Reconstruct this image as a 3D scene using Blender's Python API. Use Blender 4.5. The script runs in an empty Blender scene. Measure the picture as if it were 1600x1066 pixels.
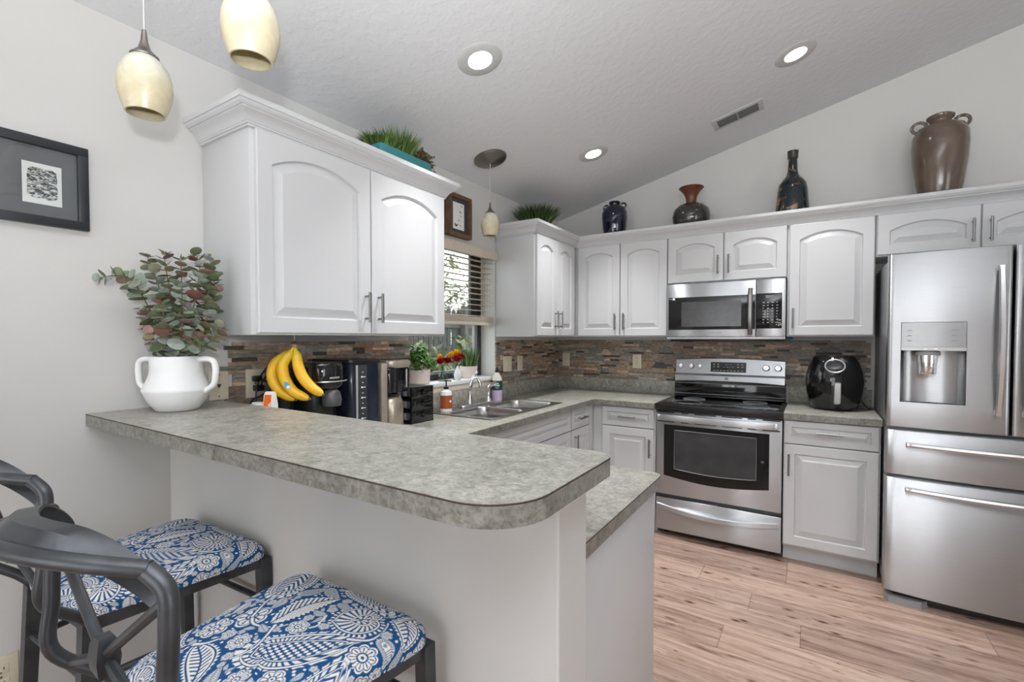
import bpy, bmesh, math, random
import numpy as np
from mathutils import Vector, Matrix
PI = math.pi
SC = bpy.context.scene
COL = SC.collection
rng = random.Random(7)

# ------------------------------------------------------------------ camera
cam_d = bpy.data.cameras.new('camera')
cam = bpy.data.objects.new('camera', cam_d)
COL.objects.link(cam)
cam_d.sensor_width = 36.0
cam_d.lens = 742.0 / 1600.0 * 36.0
cam_d.shift_y = 14.1 / 1600.0
cam_d.clip_start = 0.02
cam.location = (0, 0, 1.36)
cam.rotation_euler = (PI / 2 - 0.02455, 0, 0.56712)
SC.camera = cam

# ------------------------------------------------------------------ view and world
SC.view_settings.view_transform = 'Standard'
SC.view_settings.look = 'None'
SC.view_settings.gamma = 1.0
SC.view_settings.exposure = 0.53
SC.view_settings.use_curve_mapping = False
world = bpy.data.worlds.new('daylight')
SC.world = world
world.use_nodes = True
bg = world.node_tree.nodes['Background']
bg.inputs['Color'].default_value = (0.93, 0.96, 1.0, 1)
bg.inputs['Strength'].default_value = 2.6

def area(name, loc, target, sx, sy, power, color=(1, 1, 1), spread=180):
    d = bpy.data.lights.new(name, 'AREA')
    d.shape = 'RECTANGLE'; d.size = sx; d.size_y = sy
    d.energy = power; d.color = color; d.spread = math.radians(spread)
    o = bpy.data.objects.new(name, d); COL.objects.link(o)
    o.location = loc
    o.rotation_euler = (Vector(target) - Vector(loc)).to_track_quat('-Z', 'Y').to_euler()
    return o

# unseen area lights added for fill and the refrigerator's reflections
COOL = (0.93, 0.965, 1.0)
area('rear_daylight_panel', (-0.28, -3.40, 1.20), (-0.28, 3, 1.20), 1.25, 2.2, 17, COOL)  # added panel, no door built; fill and the refrigerator's wide bright band
area('streak_light_rear', (-1.16, -3.40, 1.20), (-1.16, 3, 1.20), 0.16, 2.2, 6, COOL)  # thin added strip for the refrigerator's narrow streak; no curtains exist
area('fill_light_rear_left', (-1.62, -3.40, 1.10), (-1.2, 3, 0.9), 0.5, 2.0, 10, COOL)  # invented source, brightens the left of the half wall
area('fill_light_side', (3.4, -0.6, 1.25), (-1.5, 1.9, 0.9), 1.9, 2.0, 30, COOL)  # invented source at the right for low fill; that wall is windowless
# flash bounced off the sloped ceiling above and behind the camera
area('bounced_flash', (0.50, -0.68, 1.95), (0.4, -0.3, 3.2), 1.5, 1.5, 98, COOL, 150)
# the photographer's flash just above the camera, its head tilted up to the left
fl = bpy.data.lights.new('camera_flash', 'SPOT'); fl.energy = 40; fl.shadow_soft_size = 0.035; fl.color = COOL
fl.spot_size = math.radians(88); fl.spot_blend = 0.9
flo = bpy.data.objects.new('camera_flash', fl); COL.objects.link(flo); flo.location = (0.04, -0.08, 1.53)
flo.rotation_euler = (Vector((-1.75, 1.0, 2.45)) - Vector(flo.location)).to_track_quat('-Z', 'Y').to_euler()

# ------------------------------------------------------------------ materials
def new_mat(name):
    m = bpy.data.materials.new(name); m.use_nodes = True
    nt = m.node_tree
    return m, nt, nt.nodes['Principled BSDF']

def N(nt, kind, **kw):
    n = nt.nodes.new(kind)
    for k, v in kw.items():
        if k in n.inputs.keys(): n.inputs[k].default_value = v
        else: setattr(n, k, v)
    return n

def ramp(nt, stops, fac=None, interp='LINEAR'):
    r = nt.nodes.new('ShaderNodeValToRGB'); r.color_ramp.interpolation = interp
    e = r.color_ramp.elements
    while len(e) < len(stops): e.new(0.5)
    for el, (p, c) in zip(e, stops):
        el.position = p; el.color = (*c, 1) if len(c) == 3 else c
    if fac is not None: nt.links.new(fac, r.inputs['Fac'])
    return r

def coords(nt, scale=(1, 1, 1), space='Object'):
    tc = nt.nodes.new('ShaderNodeTexCoord'); mp = nt.nodes.new('ShaderNodeMapping')
    mp.inputs['Scale'].default_value = scale
    nt.links.new(tc.outputs[space], mp.inputs['Vector'])
    return mp.outputs['Vector']

def plain(name, color, rough=0.5, metal=0.0, var=0.04, scale=30, bump=0.0, coat=0.0, spec=0.5, bscale=None, dist=0.002):
    """principled surface with a faint noise in colour, gloss and relief"""
    m, nt, b = new_mat(name)
    v = coords(nt)
    n = N(nt, 'ShaderNodeTexNoise', Scale=scale, Detail=4.0); nt.links.new(v, n.inputs['Vector'])
    c0 = tuple(max(0, c * (1 - var)) for c in color); c1 = tuple(min(1, c * (1 + var)) for c in color)
    r = ramp(nt, [(0.3, c0), (0.7, c1)], n.outputs['Fac']); nt.links.new(r.outputs['Color'], b.inputs['Base Color'])
    b.inputs['Roughness'].default_value = rough; b.inputs['Metallic'].default_value = metal
    b.inputs['Coat Weight'].default_value = coat; b.inputs['Coat Roughness'].default_value = 0.05
    b.inputs['Specular IOR Level'].default_value = spec
    if bump:
        n2 = N(nt, 'ShaderNodeTexNoise', Scale=bscale or scale * 3, Detail=3.0); nt.links.new(v, n2.inputs['Vector'])
        bp = N(nt, 'ShaderNodeBump', Strength=bump, Distance=dist); nt.links.new(n2.outputs['Fac'], bp.inputs['Height'])
        nt.links.new(bp.outputs['Normal'], b.inputs['Normal'])
    return m

def steel(name, color=(0.54, 0.56, 0.58), rough=0.34, aniso=0.95, rot=0.0, fine=(2, 2, 260)):
    m, nt, b = new_mat(name)
    v = coords(nt, fine)
    n = N(nt, 'ShaderNodeTexNoise', Scale=4.0, Detail=3.0); nt.links.new(v, n.inputs['Vector'])
    r = ramp(nt, [(0.25, tuple(c * 0.93 for c in color)), (0.75, tuple(min(1, c * 1.05) for c in color))], n.outputs['Fac'])
    nt.links.new(r.outputs['Color'], b.inputs['Base Color'])
    b.inputs['Metallic'].default_value = 1.0; b.inputs['Roughness'].default_value = rough
    b.inputs['Anisotropic'].default_value = aniso; b.inputs['Anisotropic Rotation'].default_value = rot
    t = N(nt, 'ShaderNodeCombineXYZ', Z=1.0)
    nt.links.new(t.outputs[0], b.inputs['Tangent'])
    return m

M = {}
M['cab'] = plain('white_cabinet_paint', (0.567, 0.569, 0.574), 0.36, var=0.01, scale=6, bump=0.02, bscale=90)
M['wall'] = plain('warm_grey_wall_paint', (0.612, 0.602, 0.578), 0.62, var=0.012, scale=3, bump=0.10, bscale=140, dist=0.001)
M['trimwhite'] = plain('white_trim_paint', (0.76, 0.76, 0.755), 0.4, var=0.01, scale=5)
M['black'] = plain('black_plastic', (0.012, 0.012, 0.013), 0.28, var=0.1, scale=40)
M['blackgloss'] = plain('black_gloss_plastic', (0.006, 0.006, 0.007), 0.08, var=0.1, scale=20, coat=0.6)
M['blackglass'] = plain('black_glass', (0.008, 0.008, 0.009), 0.05, var=0.05, scale=10)
M['darkgrey'] = plain('dark_grey_metal', (0.10, 0.10, 0.105), 0.4, 0.3, var=0.05)
M['midgrey'] = plain('grey_plastic', (0.27, 0.27, 0.275), 0.4, var=0.04)
M['nickel'] = plain('brushed_nickel', (0.26, 0.257, 0.25), 0.32, 1.0, var=0.05, scale=60)
M['chrome'] = plain('chrome', (0.82, 0.82, 0.83), 0.06, 1.0, var=0.02)
M['pewter'] = plain('brushed_pewter', (0.25, 0.225, 0.20), 0.33, 1.0, var=0.08, scale=50)
M['ivory'] = plain('ivory_plastic', (0.70, 0.63, 0.49), 0.38, var=0.02)
M['ivorydark'] = plain('dark_slot', (0.09, 0.075, 0.06), 0.6)
M['ceramic'] = plain('matte_white_ceramic', (0.80, 0.80, 0.795), 0.48, var=0.015, scale=18, bump=0.05)
M['pinkpot'] = plain('pale_pink_ceramic', (0.72, 0.62, 0.57), 0.45, var=0.02)
M['handlesteel'] = plain('satin_steel_handle', (0.70, 0.70, 0.70), 0.3, 1.0, var=0.03, scale=60)
M['steel'] = steel('brushed_stainless')
M['steelv'] = steel('brushed_stainless_fridge', (0.53, 0.542, 0.555), 0.35, 1.0)
M['sinksteel'] = plain('satin_sink_steel', (0.50, 0.49, 0.475), 0.27, 1.0, var=0.04, scale=80)
M['mattesilver'] = plain('silver_plastic', (0.50, 0.50, 0.50), 0.35, 0.5, var=0.03)
M['frameblack'] = plain('black_picture_frame', (0.018, 0.021, 0.026), 0.4, var=0.1)
M['walnut'] = plain('brown_wood_frame', (0.13, 0.065, 0.035), 0.5, var=0.35, scale=25)
M['greymat'] = plain('grey_picture_mat', (0.13, 0.135, 0.145), 0.7)
M['paper'] = plain('white_paper', (0.80, 0.80, 0.77), 0.8, var=0.01)
M['iron'] = plain('gunmetal_stool_frame', (0.062, 0.066, 0.072), 0.36, 0.55, var=0.35, scale=14, bump=0.08, bscale=60)
M['blind'] = plain('cream_blind', (0.66, 0.585, 0.48), 0.5, var=0.03)
M['bronze'] = plain('dark_bronze_window_frame', (0.025, 0.025, 0.028), 0.4, var=0.1)
M['fence'] = plain('weathered_grey_fence', (0.055, 0.055, 0.048), 0.85, var=0.35, scale=9)
M['bark'] = plain('grey_bark', (0.10, 0.09, 0.08), 0.9, var=0.3)
M['treeleaf'] = plain('olive_tree_leaf', (0.13, 0.155, 0.07), 0.7, var=0.5, scale=1.5)
M['soil'] = plain('dark_soil', (0.03, 0.022, 0.016), 0.95, var=0.4)
M['lawn'] = plain('lawn', (0.10, 0.15, 0.05), 0.9, var=0.4)
M['teal'] = plain('teal_planter_glaze', (0.03, 0.20, 0.22), 0.4, var=0.06)
M['stem'] = plain('green_stem', (0.07, 0.13, 0.03), 0.6, var=0.2)
M['stembrown'] = plain('brown_stem', (0.20, 0.12, 0.06), 0.7, var=0.2)
M['seam'] = plain('brown_laminate_seam', (0.055, 0.035, 0.025), 0.6)
M['terra'] = plain('orange_label', (0.36, 0.085, 0.018), 0.45, var=0.06)
M['amber'] = plain('clear_soap', (0.75, 0.70, 0.62), 0.2, var=0.02)
M['lilac'] = plain('lilac_soap', (0.60, 0.46, 0.68), 0.3, var=0.03)
M['greenlabel'] = plain('dark_green_label', (0.005, 0.06, 0.04), 0.4)
M['whiteplastic'] = plain('white_plastic', (0.82, 0.82, 0.81), 0.35, var=0.01)
M['orangepack'] = plain('orange_pack', (0.90, 0.16, 0.01), 0.4, var=0.05)
M['bluetape'] = plain('blue_tape', (0.02, 0.16, 0.42), 0.6)
M['bluesticker'] = plain('blue_sticker', (0.02, 0.35, 0.60), 0.3)
M['redpetal'] = plain('crimson_petal', (0.36, 0.006, 0.02), 0.55, var=0.3)
M['yellowpetal'] = plain('yellow_petal', (0.85, 0.48, 0.01), 0.55, var=0.15)
M['taupe'] = plain('taupe_metal', (0.43, 0.37, 0.31), 0.36, 0.55, var=0.03)
M['darkblueplastic'] = plain('smoked_blue_black_plastic', (0.013, 0.017, 0.028), 0.12, var=0.1)
M['podfoil'] = plain('pale_pod', (0.45, 0.47, 0.55), 0.35, var=0.05)
M['navyglaze'] = plain('navy_glaze', (0.006, 0.007, 0.022), 0.07, var=0.3, coat=0.5)
M['browneck'] = plain('rust_brown_glaze', (0.12, 0.035, 0.014), 0.35, var=0.3, scale=20)
M['darkpot'] = plain('dark_charcoal_glaze', (0.036, 0.031, 0.027), 0.16, var=0.35, scale=14, coat=0.4)
M['ventdark'] = plain('vent_interior', (0.03, 0.028, 0.026), 0.7)
M['ventframe'] = plain('vent_grey_paint', (0.50, 0.50, 0.49), 0.5)

def mk_ceiling():
    m, nt, b = new_mat('knockdown_ceiling')
    v = coords(nt)
    n = N(nt, 'ShaderNodeTexNoise', Scale=26.0, Detail=3.0, Roughness=0.55); nt.links.new(v, n.inputs['Vector'])
    r = ramp(nt, [(0.46, (0, 0, 0)), (0.60, (1, 1, 1))], n.outputs['Fac'])
    bp = N(nt, 'ShaderNodeBump', Strength=0.18, Distance=0.004); nt.links.new(r.outputs['Color'], bp.inputs['Height'])
    nt.links.new(bp.outputs['Normal'], b.inputs['Normal'])
    b.inputs['Base Color'].default_value = (0.67, 0.675, 0.685, 1); b.inputs['Roughness'].default_value = 0.75
    return m
M['ceiling'] = mk_ceiling()

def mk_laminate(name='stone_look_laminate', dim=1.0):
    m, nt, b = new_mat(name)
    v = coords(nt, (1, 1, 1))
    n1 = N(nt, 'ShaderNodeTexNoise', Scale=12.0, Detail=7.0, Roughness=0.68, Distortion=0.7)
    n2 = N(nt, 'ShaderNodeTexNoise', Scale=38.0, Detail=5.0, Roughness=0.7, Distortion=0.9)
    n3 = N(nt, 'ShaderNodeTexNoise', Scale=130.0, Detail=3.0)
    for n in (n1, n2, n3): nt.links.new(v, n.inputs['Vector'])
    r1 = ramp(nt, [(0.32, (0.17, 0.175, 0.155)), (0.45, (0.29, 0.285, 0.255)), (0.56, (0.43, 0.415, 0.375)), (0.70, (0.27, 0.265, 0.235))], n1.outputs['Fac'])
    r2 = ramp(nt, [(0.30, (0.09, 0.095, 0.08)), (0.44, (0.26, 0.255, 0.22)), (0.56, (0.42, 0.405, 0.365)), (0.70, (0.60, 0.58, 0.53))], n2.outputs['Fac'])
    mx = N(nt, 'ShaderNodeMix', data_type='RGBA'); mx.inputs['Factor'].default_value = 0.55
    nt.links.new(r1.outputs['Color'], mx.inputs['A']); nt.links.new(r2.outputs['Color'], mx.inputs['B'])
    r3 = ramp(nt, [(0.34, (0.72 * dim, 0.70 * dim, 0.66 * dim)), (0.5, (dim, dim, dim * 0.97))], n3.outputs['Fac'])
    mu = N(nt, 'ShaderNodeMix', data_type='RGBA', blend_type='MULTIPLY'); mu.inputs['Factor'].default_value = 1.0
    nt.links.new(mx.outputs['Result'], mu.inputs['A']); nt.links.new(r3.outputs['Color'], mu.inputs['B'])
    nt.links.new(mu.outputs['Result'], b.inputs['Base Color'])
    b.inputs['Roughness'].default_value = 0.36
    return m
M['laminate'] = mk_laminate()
M['edge'] = mk_laminate('laminate_edge_shaded', 0.66)  # laminate darkened for the edge strips, their weaker light painted in

def mk_tile():
    m, nt, b = new_mat('stacked_slate_strips')
    g = nt.nodes.new('ShaderNodeNewGeometry')
    r = ramp(nt, [(0.0, (0.240, 0.186, 0.144)), (0.10, (0.312, 0.240, 0.186)), (0.20, (0.372, 0.306, 0.240)), (0.30, (0.222, 0.216, 0.180)),
                  (0.40, (0.300, 0.282, 0.240)), (0.49, (0.408, 0.270, 0.180)), (0.57, (0.252, 0.192, 0.150)), (0.67, (0.072, 0.060, 0.050)),
                  (0.75, (0.600, 0.432, 0.318)), (0.81, (0.198, 0.210, 0.192)), (0.90, (0.480, 0.414, 0.336)), (0.96, (0.324, 0.174, 0.108))],
             g.outputs['Random Per Island'], 'CONSTANT')
    v = coords(nt, (1, 1, 2.6))
    n = N(nt, 'ShaderNodeTexNoise', Scale=38.0, Detail=6.0, Roughness=0.65); nt.links.new(v, n.inputs['Vector'])
    r2 = ramp(nt, [(0.28, (0.42, 0.39, 0.37)), (0.50, (1, 1, 1)), (0.70, (1.6, 1.48, 1.36))], n.outputs['Fac'])
    mu = N(nt, 'ShaderNodeMix', data_type='RGBA', blend_type='MULTIPLY'); mu.inputs['Factor'].default_value = 1.0
    nt.links.new(r.outputs['Color'], mu.inputs['A']); nt.links.new(r2.outputs['Color'], mu.inputs['B'])
    nt.links.new(mu.outputs['Result'], b.inputs['Base Color'])
    b.inputs['Roughness'].default_value = 0.48
    bp = N(nt, 'ShaderNodeBump', Strength=0.5, Distance=0.004); nt.links.new(n.outputs['Fac'], bp.inputs['Height'])
    nt.links.new(bp.outputs['Normal'], b.inputs['Normal'])
    return m
M['tile'] = mk_tile()

def mk_floor():
    m, nt, b = new_mat('rustic_plank_floor')
    L = nt.links.new
    tc = nt.nodes.new('ShaderNodeTexCoord'); sp = nt.nodes.new('ShaderNodeSeparateXYZ'); L(tc.outputs['Object'], sp.inputs[0])
    def mth(op, a, bb=None, c=None):
        n = nt.nodes.new('ShaderNodeMath'); n.operation = op
        for i, x in enumerate((a, bb, c)):
            if x is None: continue
            if isinstance(x, (int, float)): n.inputs[i].default_value = x
            else: L(x, n.inputs[i])
        return n.outputs[0]
    W, LN = 0.195, 1.22
    ys = mth('DIVIDE', mth('ADD', sp.outputs['Y'], 0.123), W); row = mth('FLOOR', ys); fy = mth('FRACT', ys)
    wn = nt.nodes.new('ShaderNodeTexWhiteNoise'); wn.noise_dimensions = '1D'; L(row, wn.inputs['W'])
    xs = mth('DIVIDE', mth('ADD', sp.outputs['X'], mth('MULTIPLY', wn.outputs['Value'], 3.1)), LN); colm = mth('FLOOR', xs); fx = mth('FRACT', xs)
    cv = nt.nodes.new('ShaderNodeCombineXYZ'); L(row, cv.inputs[0]); L(colm, cv.inputs[1])
    w2 = nt.nodes.new('ShaderNodeTexWhiteNoise'); w2.noise_dimensions = '2D'; L(cv.outputs[0], w2.inputs['Vector'])
    off = mth('MULTIPLY', w2.outputs['Value'], 37.0)
    g = nt.nodes.new('ShaderNodeCombineXYZ'); L(mth('MULTIPLY', sp.outputs['X'], 1.1), g.inputs[0]); L(mth('MULTIPLY', sp.outputs['Y'], 13.0), g.inputs[1]); L(off, g.inputs[2])
    n1 = N(nt, 'ShaderNodeTexNoise', Scale=2.2, Detail=9.0, Roughness=0.62, Distortion=0.9); L(g.outputs[0], n1.inputs['Vector'])
    base = ramp(nt, [(0.24, (0.13, 0.072, 0.050)), (0.36, (0.27, 0.175, 0.133)), (0.50, (0.385, 0.268, 0.21)), (0.64, (0.47, 0.345, 0.282)), (0.80, (0.40, 0.285, 0.225))], n1.outputs['Fac'])
    # dark streaks
    n2 = N(nt, 'ShaderNodeTexNoise', Scale=5.5, Detail=6.0, Roughness=0.55, Distortion=1.6); L(g.outputs[0], n2.inputs['Vector'])
    st = ramp(nt, [(0.31, (0.24, 0.16, 0.13)), (0.40, (1, 1, 1))], n2.outputs['Fac'])
    # knots
    k = nt.nodes.new('ShaderNodeCombineXYZ'); L(mth('MULTIPLY', sp.outputs['X'], 3.6), k.inputs[0]); L(mth('MULTIPLY', sp.outputs['Y'], 8.5), k.inputs[1]); L(off, k.inputs[2])
    vo = N(nt, 'ShaderNodeTexVoronoi', Scale=1.7); L(k.outputs[0], vo.inputs['Vector'])
    kn = ramp(nt, [(0.05, (0.10, 0.055, 0.04)), (0.10, (0.5, 0.40, 0.34)), (0.22, (1, 1, 1))], vo.outputs['Distance'])
    tone = ramp(nt, [(0.0, (0.80, 0.76, 0.74)), (0.5, (1.0, 1.0, 1.0)), (1.0, (1.22, 1.20, 1.17))], w2.outputs['Value'])
    def mul(a, c, f=1.0):
        x = N(nt, 'ShaderNodeMix', data_type='RGBA', blend_type='MULTIPLY'); x.inputs['Factor'].default_value = f
        L(a, x.inputs['A']); L(c, x.inputs['B']); return x.outputs['Result']
    c = mul(mul(mul(base.outputs['Color'], st.outputs['Color'], 0.85), kn.outputs['Color'], 1.0), tone.outputs['Color'])
    ey = mth('MINIMUM', fy, mth('SUBTRACT', 1.0, fy)); ex = mth('MULTIPLY', mth('MINIMUM', fx, mth('SUBTRACT', 1.0, fx)), LN / W)
    e = mth('MINIMUM', ey, ex)
    sm = ramp(nt, [(0.004, (0.55, 0.48, 0.44)), (0.012, (1, 1, 1))], e)
    c = mul(c, sm.outputs['Color'])
    L(c, b.inputs['Base Color'])
    b.inputs['Roughness'].default_value = 0.34
    bp = N(nt, 'ShaderNodeBump', Strength=0.12, Distance=0.002); L(n1.outputs['Fac'], bp.inputs['Height']); L(bp.outputs['Normal'], b.inputs['Normal'])
    return m
M['floor'] = mk_floor()

def mk_island(name, stops, rough=0.5, trans=0.0, interp='LINEAR'):
    m, nt, b = new_mat(name)
    g = nt.nodes.new('ShaderNodeNewGeometry')
    r = ramp(nt, stops, g.outputs['Random Per Island'], interp)
    v = coords(nt); n = N(nt, 'ShaderNodeTexNoise', Scale=60.0, Detail=3.0); nt.links.new(v, n.inputs['Vector'])
    r2 = ramp(nt, [(0.3, (0.8, 0.8, 0.8)), (0.7, (1.15, 1.15, 1.15))], n.outputs['Fac'])
    mu = N(nt, 'ShaderNodeMix', data_type='RGBA', blend_type='MULTIPLY'); mu.inputs['Factor'].default_value = 1.0
    nt.links.new(r.outputs['Color'], mu.inputs['A']); nt.links.new(r2.outputs['Color'], mu.inputs['B'])
    nt.links.new(mu.outputs['Result'], b.inputs['Base Color']); b.inputs['Roughness'].default_value = rough
    if trans:
        t = N(nt, 'ShaderNodeBsdfTranslucent'); nt.links.new(mu.outputs['Result'], t.inputs['Color'])
        ms = N(nt, 'ShaderNodeMixShader'); ms.inputs[0].default_value = trans
        nt.links.new(b.outputs[0], ms.inputs[1]); nt.links.new(t.outputs[0], ms.inputs[2])
        nt.links.new(ms.outputs[0], nt.nodes['Material Output'].inputs['Surface'])
    return m
M['eucalyptus'] = mk_island('eucalyptus_leaf', [(0.0, (0.12, 0.155, 0.075)), (0.28, (0.18, 0.22, 0.115)), (0.45, (0.31, 0.37, 0.29)), (0.66, (0.42, 0.48, 0.42)),
                                                (0.78, (0.24, 0.23, 0.12)), (0.87, (0.20, 0.085, 0.07)), (0.94, (0.36, 0.22, 0.18)), (1.0, (0.16, 0.12, 0.13))], 0.55)
M['grass'] = mk_island('grass_blade', [(0, (0.028, 0.062, 0.012)), (0.5, (0.07, 0.135, 0.02)), (0.85, (0.13, 0.21, 0.035)), (1, (0.24, 0.28, 0.08))], 0.5)
M['darkgrass'] = mk_island('dark_grass_blade', [(0, (0.012, 0.03, 0.008)), (0.6, (0.035, 0.075, 0.014)), (1, (0.09, 0.12, 0.03))], 0.5)
M['leafgreen'] = mk_island('fresh_green_leaf', [(0, (0.03, 0.10, 0.012)), (0.5, (0.075, 0.20, 0.025)), (0.85, (0.16, 0.32, 0.06)), (1, (0.45, 0.52, 0.28))], 0.45)
M['chive'] = mk_island('chive_blade', [(0, (0.03, 0.085, 0.02)), (0.6, (0.07, 0.17, 0.04)), (1, (0.15, 0.26, 0.08))], 0.45)
M['brownleaf'] = mk_island('brown_olive_leaf', [(0, (0.03, 0.028, 0.01)), (0.6, (0.09, 0.07, 0.025)), (1, (0.20, 0.15, 0.06))], 0.6)

def mk_shade():
    m, nt, b = new_mat('amber_alabaster_glass')
    tc = nt.nodes.new('ShaderNodeTexCoord'); sp = nt.nodes.new('ShaderNodeSeparateXYZ'); nt.links.new(tc.outputs['Object'], sp.inputs[0])
    mr = N(nt, 'ShaderNodeMapRange'); mr.inputs['From Min'].default_value = 0.0; mr.inputs['From Max'].default_value = 0.15
    nt.links.new(sp.outputs['Z'], mr.inputs['Value'])
    r = ramp(nt, [(0.0, (0.69, 0.63, 0.45)), (0.25, (0.70, 0.63, 0.43)), (0.55, (0.73, 0.69, 0.53)), (0.9, (0.74, 0.74, 0.67))], mr.outputs['Result'])
    n = N(nt, 'ShaderNodeTexNoise', Scale=22.0, Detail=5.0, Distortion=1.5); nt.links.new(tc.outputs['Object'], n.inputs['Vector'])
    r2 = ramp(nt, [(0.3, (0.90, 0.88, 0.84)), (0.65, (1.05, 1.05, 1.05))], n.outputs['Fac'])
    mu = N(nt, 'ShaderNodeMix', data_type='RGBA', blend_type='MULTIPLY'); mu.inputs['Factor'].default_value = 1.0
    nt.links.new(r.outputs['Color'], mu.inputs['A']); nt.links.new(r2.outputs['Color'], mu.inputs['B'])
    nt.links.new(mu.outputs['Result'], b.inputs['Base Color']); b.inputs['Roughness'].default_value = 0.28
    t = N(nt, 'ShaderNodeBsdfTranslucent'); nt.links.new(mu.outputs['Result'], t.inputs['Color'])
    ms = N(nt, 'ShaderNodeMixShader'); ms.inputs[0].default_value = 0.18
    nt.links.new(b.outputs[0], ms.inputs[1]); nt.links.new(t.outputs[0], ms.inputs[2])
    nt.links.new(ms.outputs[0], nt.nodes['Material Output'].inputs['Surface'])
    return m
M['shade'] = mk_shade()
def mk_slat():
    m, nt, b = new_mat('cream_slat')
    b.inputs['Base Color'].default_value = (0.74, 0.67, 0.56, 1); b.inputs['Roughness'].default_value = 0.45
    t = N(nt, 'ShaderNodeBsdfTranslucent'); t.inputs['Color'].default_value = (0.80, 0.74, 0.62, 1)
    ms = N(nt, 'ShaderNodeMixShader'); ms.inputs[0].default_value = 0.4
    nt.links.new(b.outputs[0], ms.inputs[1]); nt.links.new(t.outputs[0], ms.inputs[2])
    nt.links.new(ms.outputs[0], nt.nodes['Material Output'].inputs['Surface']); return m
M['slat'] = mk_slat()

def mk_emit(name, col, s):
    m = bpy.data.materials.new(name); m.use_nodes = True; nt = m.node_tree
    nt.nodes.remove(nt.nodes['Principled BSDF'])
    e = N(nt, 'ShaderNodeEmission', Strength=s); e.inputs['Color'].default_value = (*col, 1)
    nt.links.new(e.outputs[0], nt.nodes['Material Output'].inputs['Surface']); return m
M['lamp'] = mk_emit('lit_lamp_lens', (1.0, 0.93, 0.82), 14.0)

def mk_pane(name, tint=(0.95, 0.97, 0.97), rough=0.02, refl=1.45):
    m = bpy.data.materials.new(name); m.use_nodes = True; nt = m.node_tree
    nt.nodes.remove(nt.nodes['Principled BSDF'])
    t = N(nt, 'ShaderNodeBsdfTransparent'); t.inputs['Color'].default_value = (*tint, 1)
    g = N(nt, 'ShaderNodeBsdfGlossy', Roughness=rough)
    f = N(nt, 'ShaderNodeLayerWeight', Blend=0.5); ms = N(nt, 'ShaderNodeMixShader')
    pw = N(nt, 'ShaderNodeMath', operation='POWER'); nt.links.new(f.outputs['Facing'], pw.inputs[0]); pw.inputs[1].default_value = 5.0
    f0 = ((refl - 1) / (refl + 1)) ** 2
    ma = N(nt, 'ShaderNodeMath', operation='MULTIPLY_ADD'); nt.links.new(pw.outputs[0], ma.inputs[0]); ma.inputs[1].default_value = 1 - f0; ma.inputs[2].default_value = f0
    nt.links.new(ma.outputs[0], ms.inputs[0]); nt.links.new(t.outputs[0], ms.inputs[1]); nt.links.new(g.outputs[0], ms.inputs[2])
    nt.links.new(ms.outputs[0], nt.nodes['Material Output'].inputs['Surface']); return m
M['pane'] = mk_pane('window_glass')
M['vaseglass'] = mk_pane('clear_vase_glass', (0.86, 0.92, 0.90), 0.01, 1.5)
M['pictureglass'] = mk_pane('picture_glass', (0.97, 0.98, 0.98), 0.03, 1.6)
M['ovenglass'] = mk_pane('smoked_oven_glass', (0.30, 0.30, 0.31), 0.04, 1.7)

def mk_print():
    m, nt, b = new_mat('block_print_paper')
    v = coords(nt, (1, 34, 120))
    n = N(nt, 'ShaderNodeTexNoise', Scale=1.6, Detail=5.0, Roughness=0.65, Distortion=1.1); nt.links.new(v, n.inputs['Vector'])
    r = ramp(nt, [(0.49, (0.045, 0.05, 0.055)), (0.53, (0.72, 0.72, 0.70))], n.outputs['Fac'])
    nt.links.new(r.outputs['Color'], b.inputs['Base Color']); b.inputs['Roughness'].default_value = 0.8
    return m
M['print'] = mk_print()

def mk_banana():
    m, nt, b = new_mat('banana_peel')
    v = coords(nt)
    n = N(nt, 'ShaderNodeTexNoise', Scale=26.0, Detail=4.0); nt.links.new(v, n.inputs['Vector'])
    r = ramp(nt, [(0.3, (0.78, 0.42, 0.012)), (0.6, (0.85, 0.50, 0.02)), (0.75, (0.86, 0.58, 0.05))], n.outputs['Fac'])
    at = nt.nodes.new('ShaderNodeVertexColor'); at.layer_name = 'ripeness'
    mx = N(nt, 'ShaderNodeMix', data_type='RGBA'); nt.links.new(at.outputs['Color'], mx.inputs['Factor'])
    nt.links.new(r.outputs['Color'], mx.inputs['A']); mx.inputs['B'].default_value = (0.42, 0.42, 0.03, 1)
    nt.links.new(mx.outputs['Result'], b.inputs['Base Color']); b.inputs['Roughness'].default_value = 0.42
    return m
M['banana'] = mk_banana()
M['bananatip'] = plain('banana_tip', (0.12, 0.075, 0.03), 0.7, var=0.3)

def mk_glaze(name, stops, rough, scale=9, zs=1.0):
    m, nt, b = new_mat(name)
    v = coords(nt, (1, 1, zs))
    n = N(nt, 'ShaderNodeTexNoise', Scale=scale, Detail=6.0, Roughness=0.6, Distortion=0.8); nt.links.new(v, n.inputs['Vector'])
    r = ramp(nt, stops, n.outputs['Fac']); nt.links.new(r.outputs['Color'], b.inputs['Base Color'])
    b.inputs['Roughness'].default_value = rough; b.inputs['Coat Weight'].default_value = 0.3
    return m
M['brownglaze'] = mk_glaze('brown_salt_glaze', [(0.25, (0.075, 0.05, 0.035)), (0.5, (0.125, 0.09, 0.068)), (0.72, (0.17, 0.125, 0.095))], 0.18, 7, 0.5)
M['bottleglaze'] = mk_glaze('dark_teal_mottled_glaze', [(0.30, (0.004, 0.012, 0.014)), (0.50, (0.006, 0.016, 0.026)), (0.56, (0.02, 0.022, 0.016)), (0.62, (0.22, 0.11, 0.025)), (0.74, (0.30, 0.22, 0.13))], 0.15, 19, 1.0)

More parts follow.
